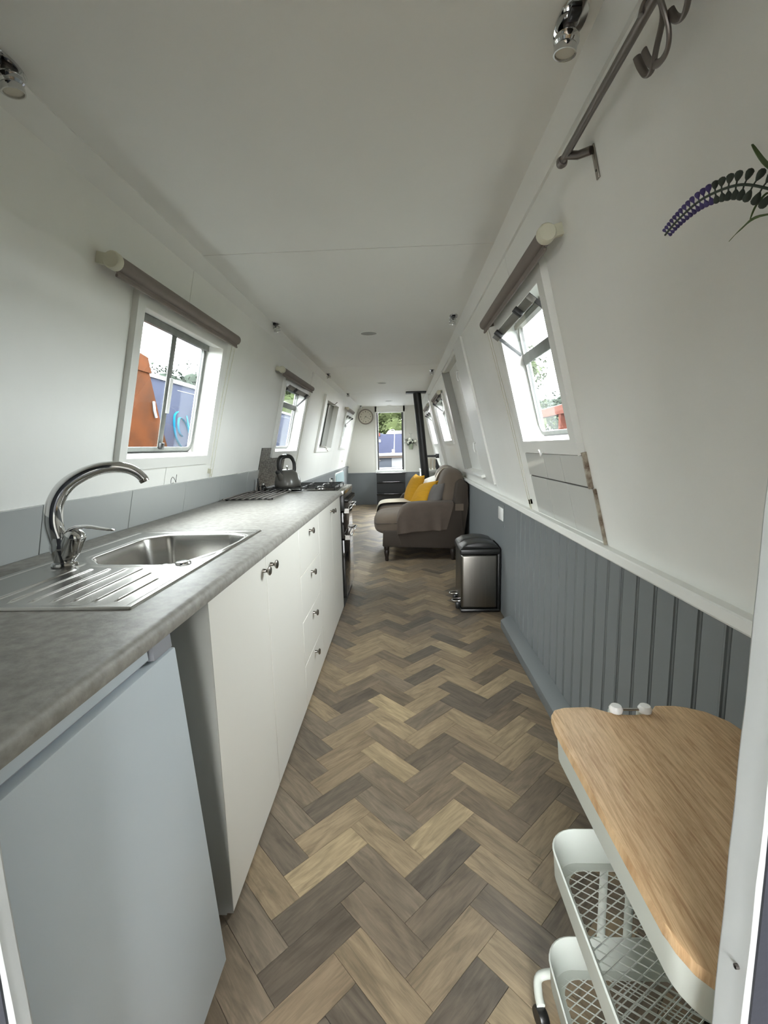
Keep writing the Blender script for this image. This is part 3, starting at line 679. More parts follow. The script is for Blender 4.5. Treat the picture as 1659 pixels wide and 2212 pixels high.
for yy in (fy0+.04, fy1-.05):
    LT('foot', 'black', fr, [(0, 0), (.018, 0), (.018, .03), (0, .03)], (-.08, yy, -.832), (0, 0, 1), 12)

# ------------------------------------------------------------ cabinets
def knob(parent, y, z):
    return LT('knob', 'nickel', parent, [(0, 0), (.0075, 0), (.007, .006), (.0055, .012), (.009, .017), (.0155, .021), (.0165, .025), (.013, .028), (0, .029)], (-.487, y, z), (1, 0, 0), 18)
def door_panel(name, parent, y0, y1, z0, z1): return B(name, 'door', parent, (-.506, -.487, y0+.0018, y1-.0018, z0, z1), bev=.0012, seg=1)
def carcass(parent, y0, y1, panel='door'):
    bm = bmesh.new()
    bx(bm, -1.15, -.507, y0, y0+.016, 0, .905); bx(bm, -1.15, -.507, y1-.016, y1, 0, .905); bx(bm, -1.15, -.507, y0+.016, y1-.016, .0, .1); bx(bm, -1.15, -1.14, y0+.016, y1-.016, .1, .905)
    return obj('carcass', bm, panel, parent)
c1 = root('base_cabinet', (0, 0, 0), label='white two door base cabinet nearest the fridge', cat='cabinet', group='white base cabinets under the worktop')
carcass(c1, 1.057, 2.043, 'endpanel')
da = door_panel('door', c1, 1.056, 1.535, .010, .899); knob(da, 1.497, .857)
B('edge_strip', 'endpanel', da, (-.5065, -.4872, 1.0545, 1.0575, .0095, .8995))  # thin grey strip laid over the near edge of the first door
db = door_panel('door', c1, 1.535, 2.045, .010, .899); knob(db, 1.585, .857)
c2 = root('drawer_cabinet', (0, 0, 0), label='white four drawer unit between the two door cabinets', cat='cabinet', group='white base cabinets under the worktop')
carcass(c2, 2.046, 2.543)
for z0, z1, kz in ((.010, .219, .188), (.223, .443, .408), (.447, .670, .632), (.674, .899, .852)):
    dd = door_panel('drawer', c2, 2.045, 2.544, z0, z1); knob(dd, 2.285, kz)
c3 = root('base_cabinet', (0, 0, 0), label='white cabinet with two narrow doors next to the cooker', cat='cabinet', group='white base cabinets under the worktop')
carcass(c3, 2.546, 3.466)
da = door_panel('door', c3, 2.544, 3.02, .010, .899); knob(da, 2.985, .852)
db = door_panel('door', c3, 3.02, 3.468, .010, .899); knob(db, 3.07, .846)

# ------------------------------------------------------------ cooker
cy0, cy1 = 3.476, 4.06
ck = root('cooker', (0, 0, 0), label='black freestanding gas cooker with steel trimmed hob', cat='cooker')
B('body', 'black', ck, (-1.10, -.50, cy0, cy1, .012, .925), bev=.003)
B('plinth', 'blackm', ck, (-.52, -.485, cy0+.002, cy1-.002, .0, .07))
B('oven_door', 'ovenglass', ck, (-.50, -.462, cy0+.004, cy1-.004, .075, .55), bev=.004)
B('grill_door', 'ovenglass', ck, (-.50, -.462, cy0+.004, cy1-.004, .56, .77), bev=.004)
B('control_panel', 'black', ck, (-.50, -.458, cy0+.002, cy1-.002, .78, .905), bev=.004)
B('steel_front_trim', 'steel', ck, (-.505, -.455, cy0, cy1, .905, .945), bev=.006)
for zz in (.60, .80): pass
for zz, d in ((.575, .0), (.790, .0)):
    h = T('handle', 'chrome', ck, [(-.462, cy0+.05, zz-.02), (-.425, cy0+.05, zz), (-.418, cy0+.07, zz), (-.418, cy1-.07, zz), (-.425, cy1-.05, zz), (-.462, cy1-.05, zz-.02)], .007, 8)
    B('handle_bracket', 'steel', ck, (-.462, -.425, cy0+.035, cy0+.052, zz-.03, zz+.006)); B('handle_bracket', 'steel', ck, (-.462, -.425, cy1-.052, cy1-.035, zz-.03, zz+.006))
for k in range(7):
    yy = cy0+.06+k*.077; LT('knob', 'black', ck, [(0, 0), (.019, 0), (.017, .02), (.015, .03), (0, .031)], (-.458, yy, .86), (1, 0, -.1), 14)
B('hob_plate', 'hob', ck, (-1.09, -.50, cy0+.004, cy1-.004, .925, .948), bev=.004)
for bxx in (-.66, -.93):
    for byy in (cy0+.15, cy1-.15):
        LT('burner', 'steel', ck, [(0, .018), (.03, .018), (.034, .012), (.046, .008), (.048, 0)], (bxx, byy, .948), (0, 0, 1), 20)
for byy in (cy0+.15, cy1-.15):
    bm = bmesh.new(); x0, x1, y0, y1, z = -1.06, -.53, byy-.125, byy+.125, .967
    for a, b in (((x0, y0), (x1, y0)), ((x0, y1), (x1, y1)), ((x0, y0), (x0, y1)), ((x1, y0), (x1, y1)), ((-.795, y0), (-.795, y1))): tube(bm, [(a[0], a[1], z), (b[0], b[1], z)], .005, 6)
    for bxx in (-.66, -.93):
        for a in range(4):
            t = a*PI/2+PI/4*0; dx, dy = math.cos(t), math.sin(t); tube(bm, [(bxx+dx*.025, byy+dy*.025, z), (bxx+dx*.125, byy+dy*.12, z)], .005, 6)
    for fx in (x0, x1, -.795):
        for fy in (y0, y1): tube(bm, [(fx, fy, .948), (fx, fy, z)], .004, 6)
    obj('pan_support', bm, 'blackm', ck, smooth=50)
B('back_rail', 'black', ck, (-1.10, -1.08, cy0, cy1, .94, .975), bev=.004)
# kettle
kt = root('kettle', (-.925, 3.615, .9725), label='dark grey stove kettle with black arched handle on the hob', cat='kettle')
LT('body', 'kettle', kt, [(0, 0), (.098, 0), (.104, .006), (.1055, .02), (.103, .045), (.094, .080), (.076, .112), (.052, .132), (.034, .139), (0, .141)], seg=40)
LT('lid', 'steel', kt, [(0, .014), (.008, .013), (.012, .006), (.030, .003), (.034, 0)], (0, 0, .136), (0, 0, 1), 24)
LT('lid_knob', 'chrome', kt, [(0, .02), (.009, .017), (.010, .010), (.005, .004), (.005, 0)], (0, 0, .148), (0, 0, 1), 14)
T('handle', 'black', kt, catmull([(-.045, -.045, .115), (-.050, -.050, .165), (-.042, -.042, .225), (-.010, -.010, .245), (.025, .025, .238), (.045, .045, .20), (.048, .048, .15), (.044, .044, .12)], 5), .0135, 10, flat=1.5)
B('handle_cap', 'chrome', kt, (-.030, .004, -.028, .006, .2515, .259), bev=.003)
T('spout', 'kettle', kt, [(-.030, -.075, .07), (-.040, -.098, .098), (-.046, -.112, .120)], [.028, .021, .017], 14)
LT('spout_cap', 'black', kt, [(0, .022), (.014, .020), (.018, .012), (.018, 0)], (-.045, -.110, .116), (-.2, -.45, .85), 14)
# wire stand
rk = root('trivet', (0, 0, .9455), label='row of black wire bars lying on the worktop before the hob', cat='rack')
for k in range(8):
    xx = -1.165+k*.0435; T('bar', 'pewter', rk, [(xx, 2.86, .012), (xx, 3.44, .012)], .0048, 8)
for yy in (2.93, 3.38): T('cross_bar', 'blackm', rk, [(-1.172, yy, .0045), (-.855, yy, .0045)], .004, 6)
for xx in (-1.155, -.875):
    for yy in (2.905, 3.40): LT('foot', 'black', rk, [(0, 0), (.009, 0), (.010, .007), (0, .009)], (xx, yy, 0), (0, 0, 1), 10)
# lighter and small bottle in the corner
lt = root('gas_lighter', (-1.15, 3.56, .9455), label='slim black gas lighter standing against the mosaic splashback', cat='lighter')
T('barrel', 'blackm', lt, [(.0, 0, .0), (-.002, .004, .07), (-.004, .008, .10)], [.008, .007, .004], 8); T('trigger', 'black', lt, [(.006, -.005, .03), (.016, -.008, .045)], .004, 6)
jr = root('spice_jar', (-1.10, 3.53, .9455), label='small dark spice jar beside the gas lighter', cat='jar')
LT('jar', 'ovenglass', jr, [(0, 0), (.018, 0), (.019, .04), (.012, .05), (0, .05)], seg=14); LT('lid', 'steel', jr, [(0, .014), (.013, .014), (.013, 0)], (0, 0, .05), (0, 0, 1), 14)
bl = root('gloss_panel', (0, 0, 0), label='pale blue glossy panel fixed to the grey wall past the cooker', cat='panel')
PR('face', 'paleblue', bl, [(8.0, .60), (9.03, .60), (9.05, .62), (9.05, .78), (9.0, .81), (8.06, .81), (8.0, .78)], 'x', -1.185, -1.170)
PR('edging', 'trim', bl, [(7.98, .58), (9.07, .58), (9.07, .80), (9.02, .83), (8.04, .83), (7.98, .80)], 'x', -1.1995, -1.186)
sk = root('wall_socket', (-1.20, 7.45, .73), label='white socket with black plug on the grey wall past the cooker', cat='socket')
B('plate', 'whitep', sk, (0, .012, -.07, .07, -.05, .05), bev=.003); B('plug', 'black', sk, (.012, .05, -.01, .05, -.03, .05), bev=.006); B('adapter', 'whitep', sk, (.012, .045, -.06, -.015, -.04, .03), bev=.005)

# ------------------------------------------------------------ blinds and chains
def roller(side, y0, y1, z, label, r=.024, d=.05, chain=True, grp='taupe roller blinds above the windows'):
    rr = root('roller_blind', mtx=WM[side] @ Matrix.Translation((SG[side]*y0, -d, hz(side, z))), label=label, cat='blind', group=grp)
    g = SG[side]; L_ = y1-y0
    LT('roll', 'blind', rr, [(0, .02), (r, .02), (r, L_-.01), (0, L_-.01)], (0, 0, 0), (g, 0, 0), 20)
    bm = bmesh.new(); x0, x1 = sorted((g*.02, g*(L_-.01))); bx(bm, x0, x1, -r*.35, -r*.35+.002, -r-.012, -.002); bx(bm, x0, x1, -r*.35-.004, -r*.35+.006, -r-.018, -r-.008, bev=.002); obj('hem', bm, 'blind', rr)
    LT('end_cap', 'cream', rr, [(0, -.006), (r*.95, -.006), (r*1.12, 0), (r*1.12, .02), (0, .02)], (0, 0, 0), (g, 0, 0), 20)
    x0, x1 = sorted((0, g*.018)); B('bracket', 'cream', rr, (x0, x1, 0, d, -.018, .018), bev=.002)
    x0, x1 = sorted((g*(L_-.01), g*(L_+.004))); B('bracket', 'blind', rr, (x0, x1, -.016, d, -.018, .018), bev=.002)
    if chain:
        zc = hz(side, z)-chain; xs = g*(L_+.008)
        T('chain', 'cream', rr, catmull([(xs, d-.03, 0), (xs, d-.015, -zc*.5), (xs+g*.004, d-.012, -zc+.01), (xs+g*.022, d-.012, -zc), (xs+g*.040, d-.012, -zc+.01), (xs+g*.045, d-.015, -zc*.5), (xs+g*.045, d-.03, 0)], 6), .0016, 5)
        B('chain_guide', 'cream', rr, (min(xs-.004, xs+g*.004), max(xs-.004, xs+g*.004), d-.02, d, -zc+.002, -zc+.03), bev=.001)
    return rr
roller('left', 1.535, 2.665, 1.908, 'taupe roller blind rolled up above the sink window', r=.026, d=.055, chain=hz('left', 1.14))
roller('left', 3.66, 4.90, 1.910, 'taupe roller blind above the window behind the cooker', chain=hz('left', 1.0))
roller('left', 7.98, 8.98, 1.960, 'taupe roller blind above the furthest window on the left', chain=hz('left', 1.0))
roller('right', 1.52, 2.60, 1.925, 'taupe roller blind above the nearest window on the right', r=.026, d=.05, chain=hz('right', .925))
roller('right', 5.66, 6.72, 1.925, 'taupe roller blind above the window over the sofa', chain=None)
roller('right', 7.75, 8.95, 1.965, 'taupe roller blind above the furthest window on the right', chain=None)

# ------------------------------------------------------------ ceiling spots
def spot(x, y, label, tilt=0.):
    r_ = root('ceiling_spotlight', (x, y, 2.150), label=label, cat='spotlight', group='small chrome ceiling spotlights along both sides')
    bm = bmesh.new(); L_, W2 = .062, .030
    poly = []
    for k in range(24):
        a = 2*PI*k/24; poly.append((W2*math.copysign(abs(math.cos(a))**.8, math.cos(a)), L_*math.copysign(abs(math.sin(a))**1.15, math.sin(a))))
    prism(bm, poly, 'z', -.006, 0)
    bmesh.ops.bevel(bm, geom=[e for e in bm.edges if all(v.co.z < -.005 for v in e.verts)], offset=.004, segments=2, affect='EDGES'); obj('plate', bm, 'chrome', r_, smooth=40)
    T('stem', 'pewter', r_, [(0, .012, -.004), (0, .016, -.020)], .011, 12)
    B('switch', 'black', r_, (-.011, .011, -.036, -.010, -.016, -.006), bev=.003)
    ax = Vector((-.10*(1 if x > 0 else -1), .12, -1)); LT('lamp_head', 'chrome', r_, [(0, 0), (.020, .001), (.026, .008), (.0265, .018), (.022, .022), (.024, .026), (.024, .038), (.021, .038), (.0205, .033), (0, .033)], (0, .018, -.012), ax, 24)
    LT('lens', 'clockface', r_, [(0, .0345), (.0205, .0345)], (0, .018, -.012), ax, 18)
    return r_
spot(-.884, 1.115, 'chrome spotlight on ceiling left, nearest and cut by the frame edge')
spot(.372, 1.10, 'chrome spotlight on ceiling right, nearest, above the hook rail')
spot(-.872, 3.31, 'chrome spotlight on ceiling above the left side of the sink and hob run')
spot(.372, 3.28, 'chrome spotlight on ceiling just past the right window blind')
spot(-.860, 5.54, 'chrome spotlight on ceiling left, third along from the camera')
spot(.372, 5.48, 'chrome spotlight on ceiling right, third along above the side hatch')
spot(-.864, 7.55, 'chrome spotlight on ceiling left, near the last ceiling joint')
spot(-.85, 9.75, 'chrome spotlight on ceiling above the wall clock')
# mushroom vents
for k, (x, y, l_) in enumerate(((-.240, 3.67, 'nearest round ceiling vent, above the cooker'), (-.258, 6.43, 'second round ceiling vent, above the sofa'), (-.232, 8.90, 'round ceiling vent before the far doorway'), (-.25, 9.85, 'small round ceiling vent right above the far doorway'))):
    v = root('ceiling_vent', (x, y, 2.150), label=l_, cat='vent', group='round ceiling vents along the middle')
    r_ = .062 if k < 3 else .05
    LT('ring', 'trim', v, [(r_+.012, 0), (r_+.012, -.003), (r_+.002, -.005), (r_, -.002), (r_, 0)], seg=28)
    LT('cover', 'endpanel', v, [(0, -.0015), (r_-.001, -.0015), (r_-.001, 0)], seg=28)

# ------------------------------------------------------------ clock
ckk = root('wall_clock', (-.773, YF, 1.936), label='round wall clock with taupe rim on the far wall', cat='clock')
LT('rim', 'clockrim', ckk, [(.140, .012), (.142, .03), (.150, .036), (.163, .030), (.168, .015), (.168, 0), (0, 0)], (0, 0, 0), (0, -1, 0), 40)
LT('face', 'clockface', ckk, [(0, .014), (.142, .014)], (0, 0, 0), (0, -1, 0), 40)
bm = bmesh.new()
for k in range(12):
    a = PI/2-k*PI/6; c_ = (.108*math.cos(a), .108*math.sin(a)); s_ = .011 if k % 3 == 0 else .008
    bx(bm, c_[0]-s_*.6, c_[0]+s_*.6, -.017, -.0145, c_[1]-s_, c_[1]+s_)
obj('hour_marks', bm, 'ink', ckk)
def hand(deg, L_, w_, name):
    a = math.radians(90-deg); d = Vector((math.cos(a), 0, math.sin(a))); n = Vector((-d.z, 0, d.x)); bm = bmesh.new()
    vs = [Vector((0, -.019, 0))-d*.02+n*w_, Vector((0, -.019, 0))-d*.02-n*w_, Vector((0, -.019, 0))+d*L_-n*w_*.4, Vector((0, -.019, 0))+d*L_+n*w_*.4]
    A_ = [bm.verts.new(v) for v in vs]; B_ = [bm.verts.new(v+Vector((0, -.0015, 0))) for v in vs]; addquad(bm, A_); addquad(bm, B_)
    for k in range(4): addquad(bm, (A_[k], A_[(k+1) % 4], B_[(k+1) % 4], B_[k]))
    obj(name, bm, 'ink', ckk)
hand(220, .066, .0045, 'hour_hand'); hand(119, .112, .0035, 'minute_hand'); LT('hub', 'ink', ckk, [(0, .023), (.006, .023), (.006, .014)], (0, 0, 0), (0, -1, 0), 12)

# wall planter
wp = root('wall_planter', (.205, YF-.055, 1.205), label='pale green wall pot of leaves and white blooms beside the far doorway', cat='planter')
LT('pot', 'pot', wp, [(0, 0), (.040, 0), (.052, .10), (.055, .125), (.050, .128), (.046, .12), (0, .11)], seg=20)
bm = bmesh.new()
def leaf(bm, base, d, L_, w_, up=Vector((0, 0, 1))):
    d = d.normalized(); s = d.cross(up); s = s.normalized() if s.length > 1e-3 else Vector((1, 0, 0)); n = s.cross(d)
    P_ = [base, base+d*L_*.35+s*w_*.5+n*L_*.06, base+d*L_*.75+s*w_*.35+n*L_*.03, base+d*L_-n*L_*.12, base+d*L_*.75-s*w_*.35+n*L_*.03, base+d*L_*.35-s*w_*.5+n*L_*.06]
    mid = base+d*L_*.5; c_ = bm.verts.new(mid); V_ = [bm.verts.new(p) for p in P_]
    for k in range(6): addquad(bm, (c_, V_[k], V_[(k+1) % 6]))
rr_ = random.Random(3)
for k in range(46):
    a = rr_.uniform(0, 2*PI); e = rr_.uniform(-.2, 1.2); d = Vector((math.cos(a)*math.cos(e), math.sin(a)*math.cos(e)*.35-.1, math.sin(e)))
    b = Vector((0, 0, .12))+d*rr_.uniform(.02, .10); leaf(bm, b, d+Vector((rr_.uniform(-.6, .6), 0, rr_.uniform(-.5, .4))), rr_.uniform(.05, .085), .035)
for t in ((-.14, .23), (-.11, .18), (.0, .32)): tube(bm, [(0, 0, .11), (t[0]*.5, -.01, .11+(t[1]-.11)*.7), (t[0], -.01, t[1])], .002, 5); leaf(bm, Vector((t[0], -.01, t[1])), Vector((-.5, 0, .5)), .05, .03); leaf(bm, Vector((t[0], -.01, t[1])), Vector((.5, 0, .6)), .045, .03)
obj('leaves', bm, 'leafd', wp)
for (fx, fz, fr_) in ((-.02, .21, .042), (.095, .18, .035), (-.05, .16, .03), (.03, .165, .025)):
    bm = bmesh.new(); bmesh.ops.create_icosphere(bm, subdivisions=3, radius=fr_)
    for v in bm.verts: v.co *= 1+.18*noise.noise(v.co*60); v.co += Vector((fx, -.035, fz))
    obj('bloom', bm, 'flower', wp, smooth=True)
B('hanger', 'pewter', wp, (-.01, .01, .045, .055, .06, .12))

# steps under the far door
sp_ = root('step_unit', (0, 0, 0), label='black boxed steps up to the far doorway', cat='steps')
B('carcass', 'blackm', sp_, (DX0-.02, DX1+.02, 9.80, 10.02, 0, .69)); B('tread', 'blackm', sp_, (DX0-.025, DX1+.025, 9.78, 10.02, .69, .715), bev=.004)
B('carcass', 'blackm', sp_, (DX0, DX1, 9.58, 9.80, 0, .515)); B('tread', 'hob', sp_, (DX0, DX1, 9.55, 9.80, .515, .54), bev=.006)
B('carcass', 'blackm', sp_, (DX0+.005, DX1-.005, 9.34, 9.58, 0, .285)); B('tread', 'hob', sp_, (DX0, DX1, 9.31, 9.58, .285, .31), bev=.006)

# flue
fu = root('stove_flue', (0, 0, 0), label='black stove flue pipe rising behind the sofa to the ceiling', cat='flue')
T('pipe', 'blackm', fu, [(.44, 7.60, .46), (.395, 7.6, .72), (.265, 7.6, 2.15)], .066, 24)
B('ceiling_plate', 'blackm', fu, (.085, .415, 7.50, 7.70, 2.130, 2.151), bev=.004)
B('stove_body', 'blackm', fu, (.32, .68, 7.40, 7.80, .10, .46), bev=.015); B('stove_top', 'blackm', fu, (.30, .70, 7.38, 7.82, .46, .48), bev=.006)
for xx in (.35, .65):
    for yy in (7.44, 7.76): T('leg', 'blackm', fu, [(xx, yy, 0), (xx, yy, .11)], .012, 8)
# shelf cupboard far right
sc_ = root('side_cupboard', (0, 0, 0), label='small white cupboard in the far right corner behind the flue', cat='cupboard')
B('body', 'trim', sc_, (.37, .715, 8.62, 9.30, 0, .795), bev=.002); B('top', 'trim', sc_, (.35, .720, 8.60, 9.32, .795, .820), bev=.003)
B('side_panel', 'trim', sc_, (.36, .372, 8.58, 9.30, .0, .80)); B('door', 'endpanel', sc_, (.385, .70, 8.605, 8.622, .05, .77), bev=.002)
LT('knob', 'black', sc_, [(0, 0), (.012, 0), (.016, .016), (0, .02)], (.60, 8.606, .70), (0, -1, 0), 12)
for k, (x, h, t) in enumerate(((.50, .20, .0), (.555, .215, .04), (.62, .20, .07))):
    b_ = root('book', (x, 8.70, .8205), label=('pale spined book on the corner cupboard, ' + ('closest to the flue', 'middle of three', 'leaning on the wall side')[k]), cat='book', group='pale books on the corner cupboard')
    b_.rotation_euler = (0, t, 0); B('cover', 'screen', b_, (-.017, -.0145, 0, .15, 0, h), (.0145, .017, 0, .15, 0, h), (-.017, .017, 0, .003, 0, h)); B('pages', 'clockface', b_, (-.0143, .0143, .004, .146, .003, h-.003))
bk = tag(PR('bookend', 'black', None, [(.655, .8205), (.72, .8205), (.72, .86), (.665, 1.02), (.65, 1.02)], 'y', 8.70, 8.80), 'dark wedge bookend propped beside the pale books', 'bookend')
bs = root('wall_bracket', (0, 0, 0), label='small black bracket on the far wall side of the flue', cat='bracket')
B('arm', 'blackm', bs, (.37, .66, 8.60, 8.66, 1.06, 1.10), bev=.003); B('mount', 'black', bs, (.64, .70, 8.58, 8.68, 1.04, 1.12), bev=.004)

# ------------------------------------------------------------ sofa
def cushion_box(name, m, parent, c, size, p=3.2, puff=.0, tilt=0., taper=0., n=18, noise_amp=.006):
    """rounded, slightly puffed cushion"""
    bm = bmesh.new(); bmesh.ops.create_cube(bm, size=2)
    bmesh.ops.subdivide_edges(bm, edges=bm.edges[:], cuts=n, use_grid_fill=True)
    R = Matrix.Rotation(tilt, 3, 'Y')
    for v in bm.verts:
        x, y, z = v.co; L_ = (abs(x)**p+abs(y)**p+abs(z)**p)**(1/p); q = Vector((x, y, z))/L_
        q = Vector((q.x*size[0]/2*(1+puff*(1-q.y*q.y)*(1-q.z*q.z)), q.y*size[1]/2, q.z*size[2]/2*(1+puff*(1-q.y*q.y)*(1-q.x*q.x))))
        q += q.normalized()*noise.noise(q*7+Vector(c))*noise_amp*2
        v.co = R @ q + Vector(c)
    return obj(name, bm, m, parent, smooth=True)
so = root('sofa', (0, 0, 0), label='two seat taupe sofa along the right wall facing the cooker side', cat='sofa')
SY0, SY1 = 4.93, 6.47
PR('base', 'sofad', so, [(-.235, .165), (.655, .128), (.68, .34), (-.225, .34)], 'y', SY0+.01, SY1-.01, bev=.012)
arm_prof = [(-.035, .17), (-.058, .30), (-.062, .46), (-.045, .54), (.0, .605), (.07, .638), (.2, .645), (.58, .645), (.655, .63), (.665, .28), (.65, .14)]
for a, b in ((SY0, SY0+.19), (SY1-.19, SY1)):
    PR('arm', 'sofad', so, arm_prof, 'y', a, b, bev=.018)
PR('back', 'sofad', so, [(.50, .20), (.66, .14), (.722, .62), (.722, .84), (.66, .90), (.60, .86)], 'y', SY0+.01, SY1-.01, bev=.02)
mid = (SY0+SY1)/2
cushion_box('seat_cushion', 'sofa', so, (.075, (SY0+.03+mid)/2, .402), (.80, mid-SY0-.045, .255), p=4.5, puff=.04)
cushion_box('seat_cushion', 'sofa', so, (.075, (SY1-.03+mid)/2, .402), (.80, mid-SY0-.045, .255), p=4.5, puff=.04)
for s_, yy in ((0, SY0+.20), (1, mid+.01)):
    c_ = cushion_box('back_cushion', 'sofa', so, (.560, yy+.28, .765), (.25, .56, .44), p=3.6, puff=.12, tilt=.20)
    cushion_box('back_cushion', 'sofa', so, (.470 if s_ == 0 else .50, yy+.33, .735), (.13, .50, .36), p=3.2, puff=.2, tilt=.30)
# piping
for yy in ((SY0+.03+mid)/2, (SY1-.03+mid)/2):
    hw = (mid-SY0-.035)/2-.012
    T('piping', 'seam', so, catmull([(.40, yy-hw, .43), (.1, yy-hw-.004, .425), (-.20, yy-hw-.002, .42), (-.30, yy-hw+.04, .415), (-.325, yy-hw*.5, .41), (-.328, yy, .41), (-.325, yy+hw*.5, .41), (-.30, yy+hw-.04, .415)], 5), .004, 6)
for (xx, yy) in ((-.19, SY0+.02), (-.19, SY1-.05), (.55, SY0+.03), (.60, SY1-.05)):
    LT('leg', 'legwood', so, [(0, 0), (.015, 0), (.021, .02), (.020, .045), (.028, .085), (.030, .11), (.024, .125), (.030, .135), (.03, .17), (0, .17)], (xx, yy, 0), (0, 0, 1), 16)
B('care_label', 'sofa', so, (.575, .665, SY0-.004, SY0, .56, .635))
# throw over the near arm
def cloth(name, path, t0, t1, m, label, cat, fold=.012, nt=60, axis='x', thick=.004, hem=None, seed=0, freq=9):
    """path: cross-section points (a, z) swept along the other axis from t0 to t1"""
    P_ = catmull([(p[0], p[1], 0) for p in path], 6); n = len(P_); bm = bmesh.new(); rows = []
    for i in range(nt+1):
        t = t0+(t1-t0)*i/nt; row = []
        for k, p in enumerate(P_):
            q = P_[min(k+1, n-1)]-P_[max(k-1, 0)]; nn = Vector((-q.y, q.x, 0)).normalized(); hang = max(0., (k/n if False else abs(k-n*.5)/(n*.5))-.35)
            off = fold*hang*math.sin(t*freq*6.28+math.sin(t*17+seed)*1.3+k*.05)
            a, z = p.x+nn.x*off, p.y+nn.y*off
            if hem: a, z = hem(i/nt, k/(n-1), a, z)
            row.append(bm.verts.new((t, a, z) if axis == 'x' else (a, t, z)))
        rows.append(row)
    for A_, B_ in zip(rows, rows[1:]):
        for k in range(n-1): addquad(bm, (A_[k], A_[k+1], B_[k+1], B_[k]))
    o = obj(name, bm, m, None, smooth=True); md = o.modifiers.new('thickness', 'SOLIDIFY'); md.thickness = thick; md.offset = 0
    return tag(o, label, cat)
def arm_top(t):  # height of the arm top along X
    xs_ = [-.066, -.045, 0, .07, .2, .6]; zs_ = [.47, .545, .612, .648, .656, .656]
    return float(np.interp(t, xs_, zs_))
def hem1(u, v, a, z):
    x = -.066+(.56+.066)*u; top = arm_top(x)
    if v < .45:
        bot = .302+.02*min(1, u*4)+.03*u+ (.0 if u > .1 else -.0)
        z = bot+(top-bot)*min(1, max(0, (z-.30)/(.656-.30)))
    else: z = top-(.656-z)
    if v < .4 and u > .93: pass
    return a, z
def cloth_arm():
    o = cloth('arm_throw', [(SY0-.020, .30), (SY0-.022, .42), (SY0-.021, .54), (SY0-.014, .622), (SY0+.02, .655), (SY0+.10, .658), (SY0+.18, .652), (SY0+.205, .60), (SY0+.208, .56)], -.066, .56, 'throw', 'brown grey throw hanging over the near arm of the sofa', 'throw', fold=.020, hem=hem1, freq=2.6, nt=70)
    me = o.data
    for v in me.vertices:
        if v.co.y < SY0-.004 and v.co.x > .40:   # cut the far lower corner on the slant
            k = (v.co.x-.40)/.16; v.co.x -= k*max(0, .62-v.co.z)*.30
    return o
cloth_arm()
cloth('cream_throw', [(-.338, .36), (-.342, .44), (-.325, .515), (-.25, .552), (-.05, .562), (.2, .565), (.345, .60), (.395, .72), (.445, .87), (.50, .965), (.58, .995), (.67, .96), (.70, .90)], 5.80, 6.20, 'creamthrow', 'cream throw laid over the far seat and back of the sofa', 'throw', fold=.003, nt=24, axis='y', freq=1.2)

def pillow(name, m, c, size, thick, nrm, spin, label, seed=0, pip=None):
    """square scatter cushion: c centre, nrm facing direction, spin about it"""
    r_ = root(name, c, label=label, cat='cushion', group='scatter cushions on the sofa')
    n_ = Vector(nrm).normalized(); q = n_.to_track_quat('Z', 'Y') @ Matrix.Rotation(spin, 3, 'Z').to_quaternion()
    r_.rotation_mode = 'QUATERNION'; r_.rotation_quaternion = q
    bm = bmesh.new(); N_ = 22; G = {}
    for s in (1, -1):
        for i in range(N_+1):
            for j in range(N_+1):
                u, v = -1+2*i/N_, -1+2*j/N_
                e = (1-abs(u)**2.4)*(1-abs(v)**2.4)
                if e < 1e-6 and s == -1: G[(s, i, j)] = G[(1, i, j)]; continue
                k = 1-.10*(1-abs(u)**2)*abs(v)**3; k2 = 1-.10*(1-abs(v)**2)*abs(u)**3
                h = s*thick/2*max(e, 0)**.55*(1+.12*noise.noise(Vector((u*2+seed, v*2, s))))
                G[(s, i, j)] = bm.verts.new((u*size/2*k2, v*size/2*k, h))
    for s in (1, -1):
        for i in range(N_):
            for j in range(N_): addquad(bm, (G[(s, i, j)], G[(s, i+1, j)], G[(s, i+1, j+1)], G[(s, i, j+1)]))
    obj('cover', bm, m, r_, smooth=True)
    if pip:
        T('zip', pip, r_, [(-size*.42, -size*.455, 0), (0, -size*.462, 0.004), (size*.42, -size*.455, 0)], .004, 6)
    return r_
pillow('scatter_cushion', 'yellow', (.155, 6.04, .705), .42, .17, (-.90, -.22, .42), .0, 'mustard cushion leaning on the far sofa arm, taller of the two', 1)
pillow('scatter_cushion', 'yellow', (.255, 5.52, .675), .38, .17, (-.72, -.30, .60), .25, 'nearer mustard cushion with ribbed front and zip', 2, 'yellow')
pillow('scatter_cushion', 'whitec', (.335, 5.93, .73), .26, .19, (-.8, -.3, .5), .7, 'fluffy white round topped cushion between mustard and back cushions', 3)
pillow('scatter_cushion', 'greyc', (.385, 5.28, .675), .34, .14, (-.92, -.20, .33), .1, 'grey cushion beside the nearer mustard one', 4)

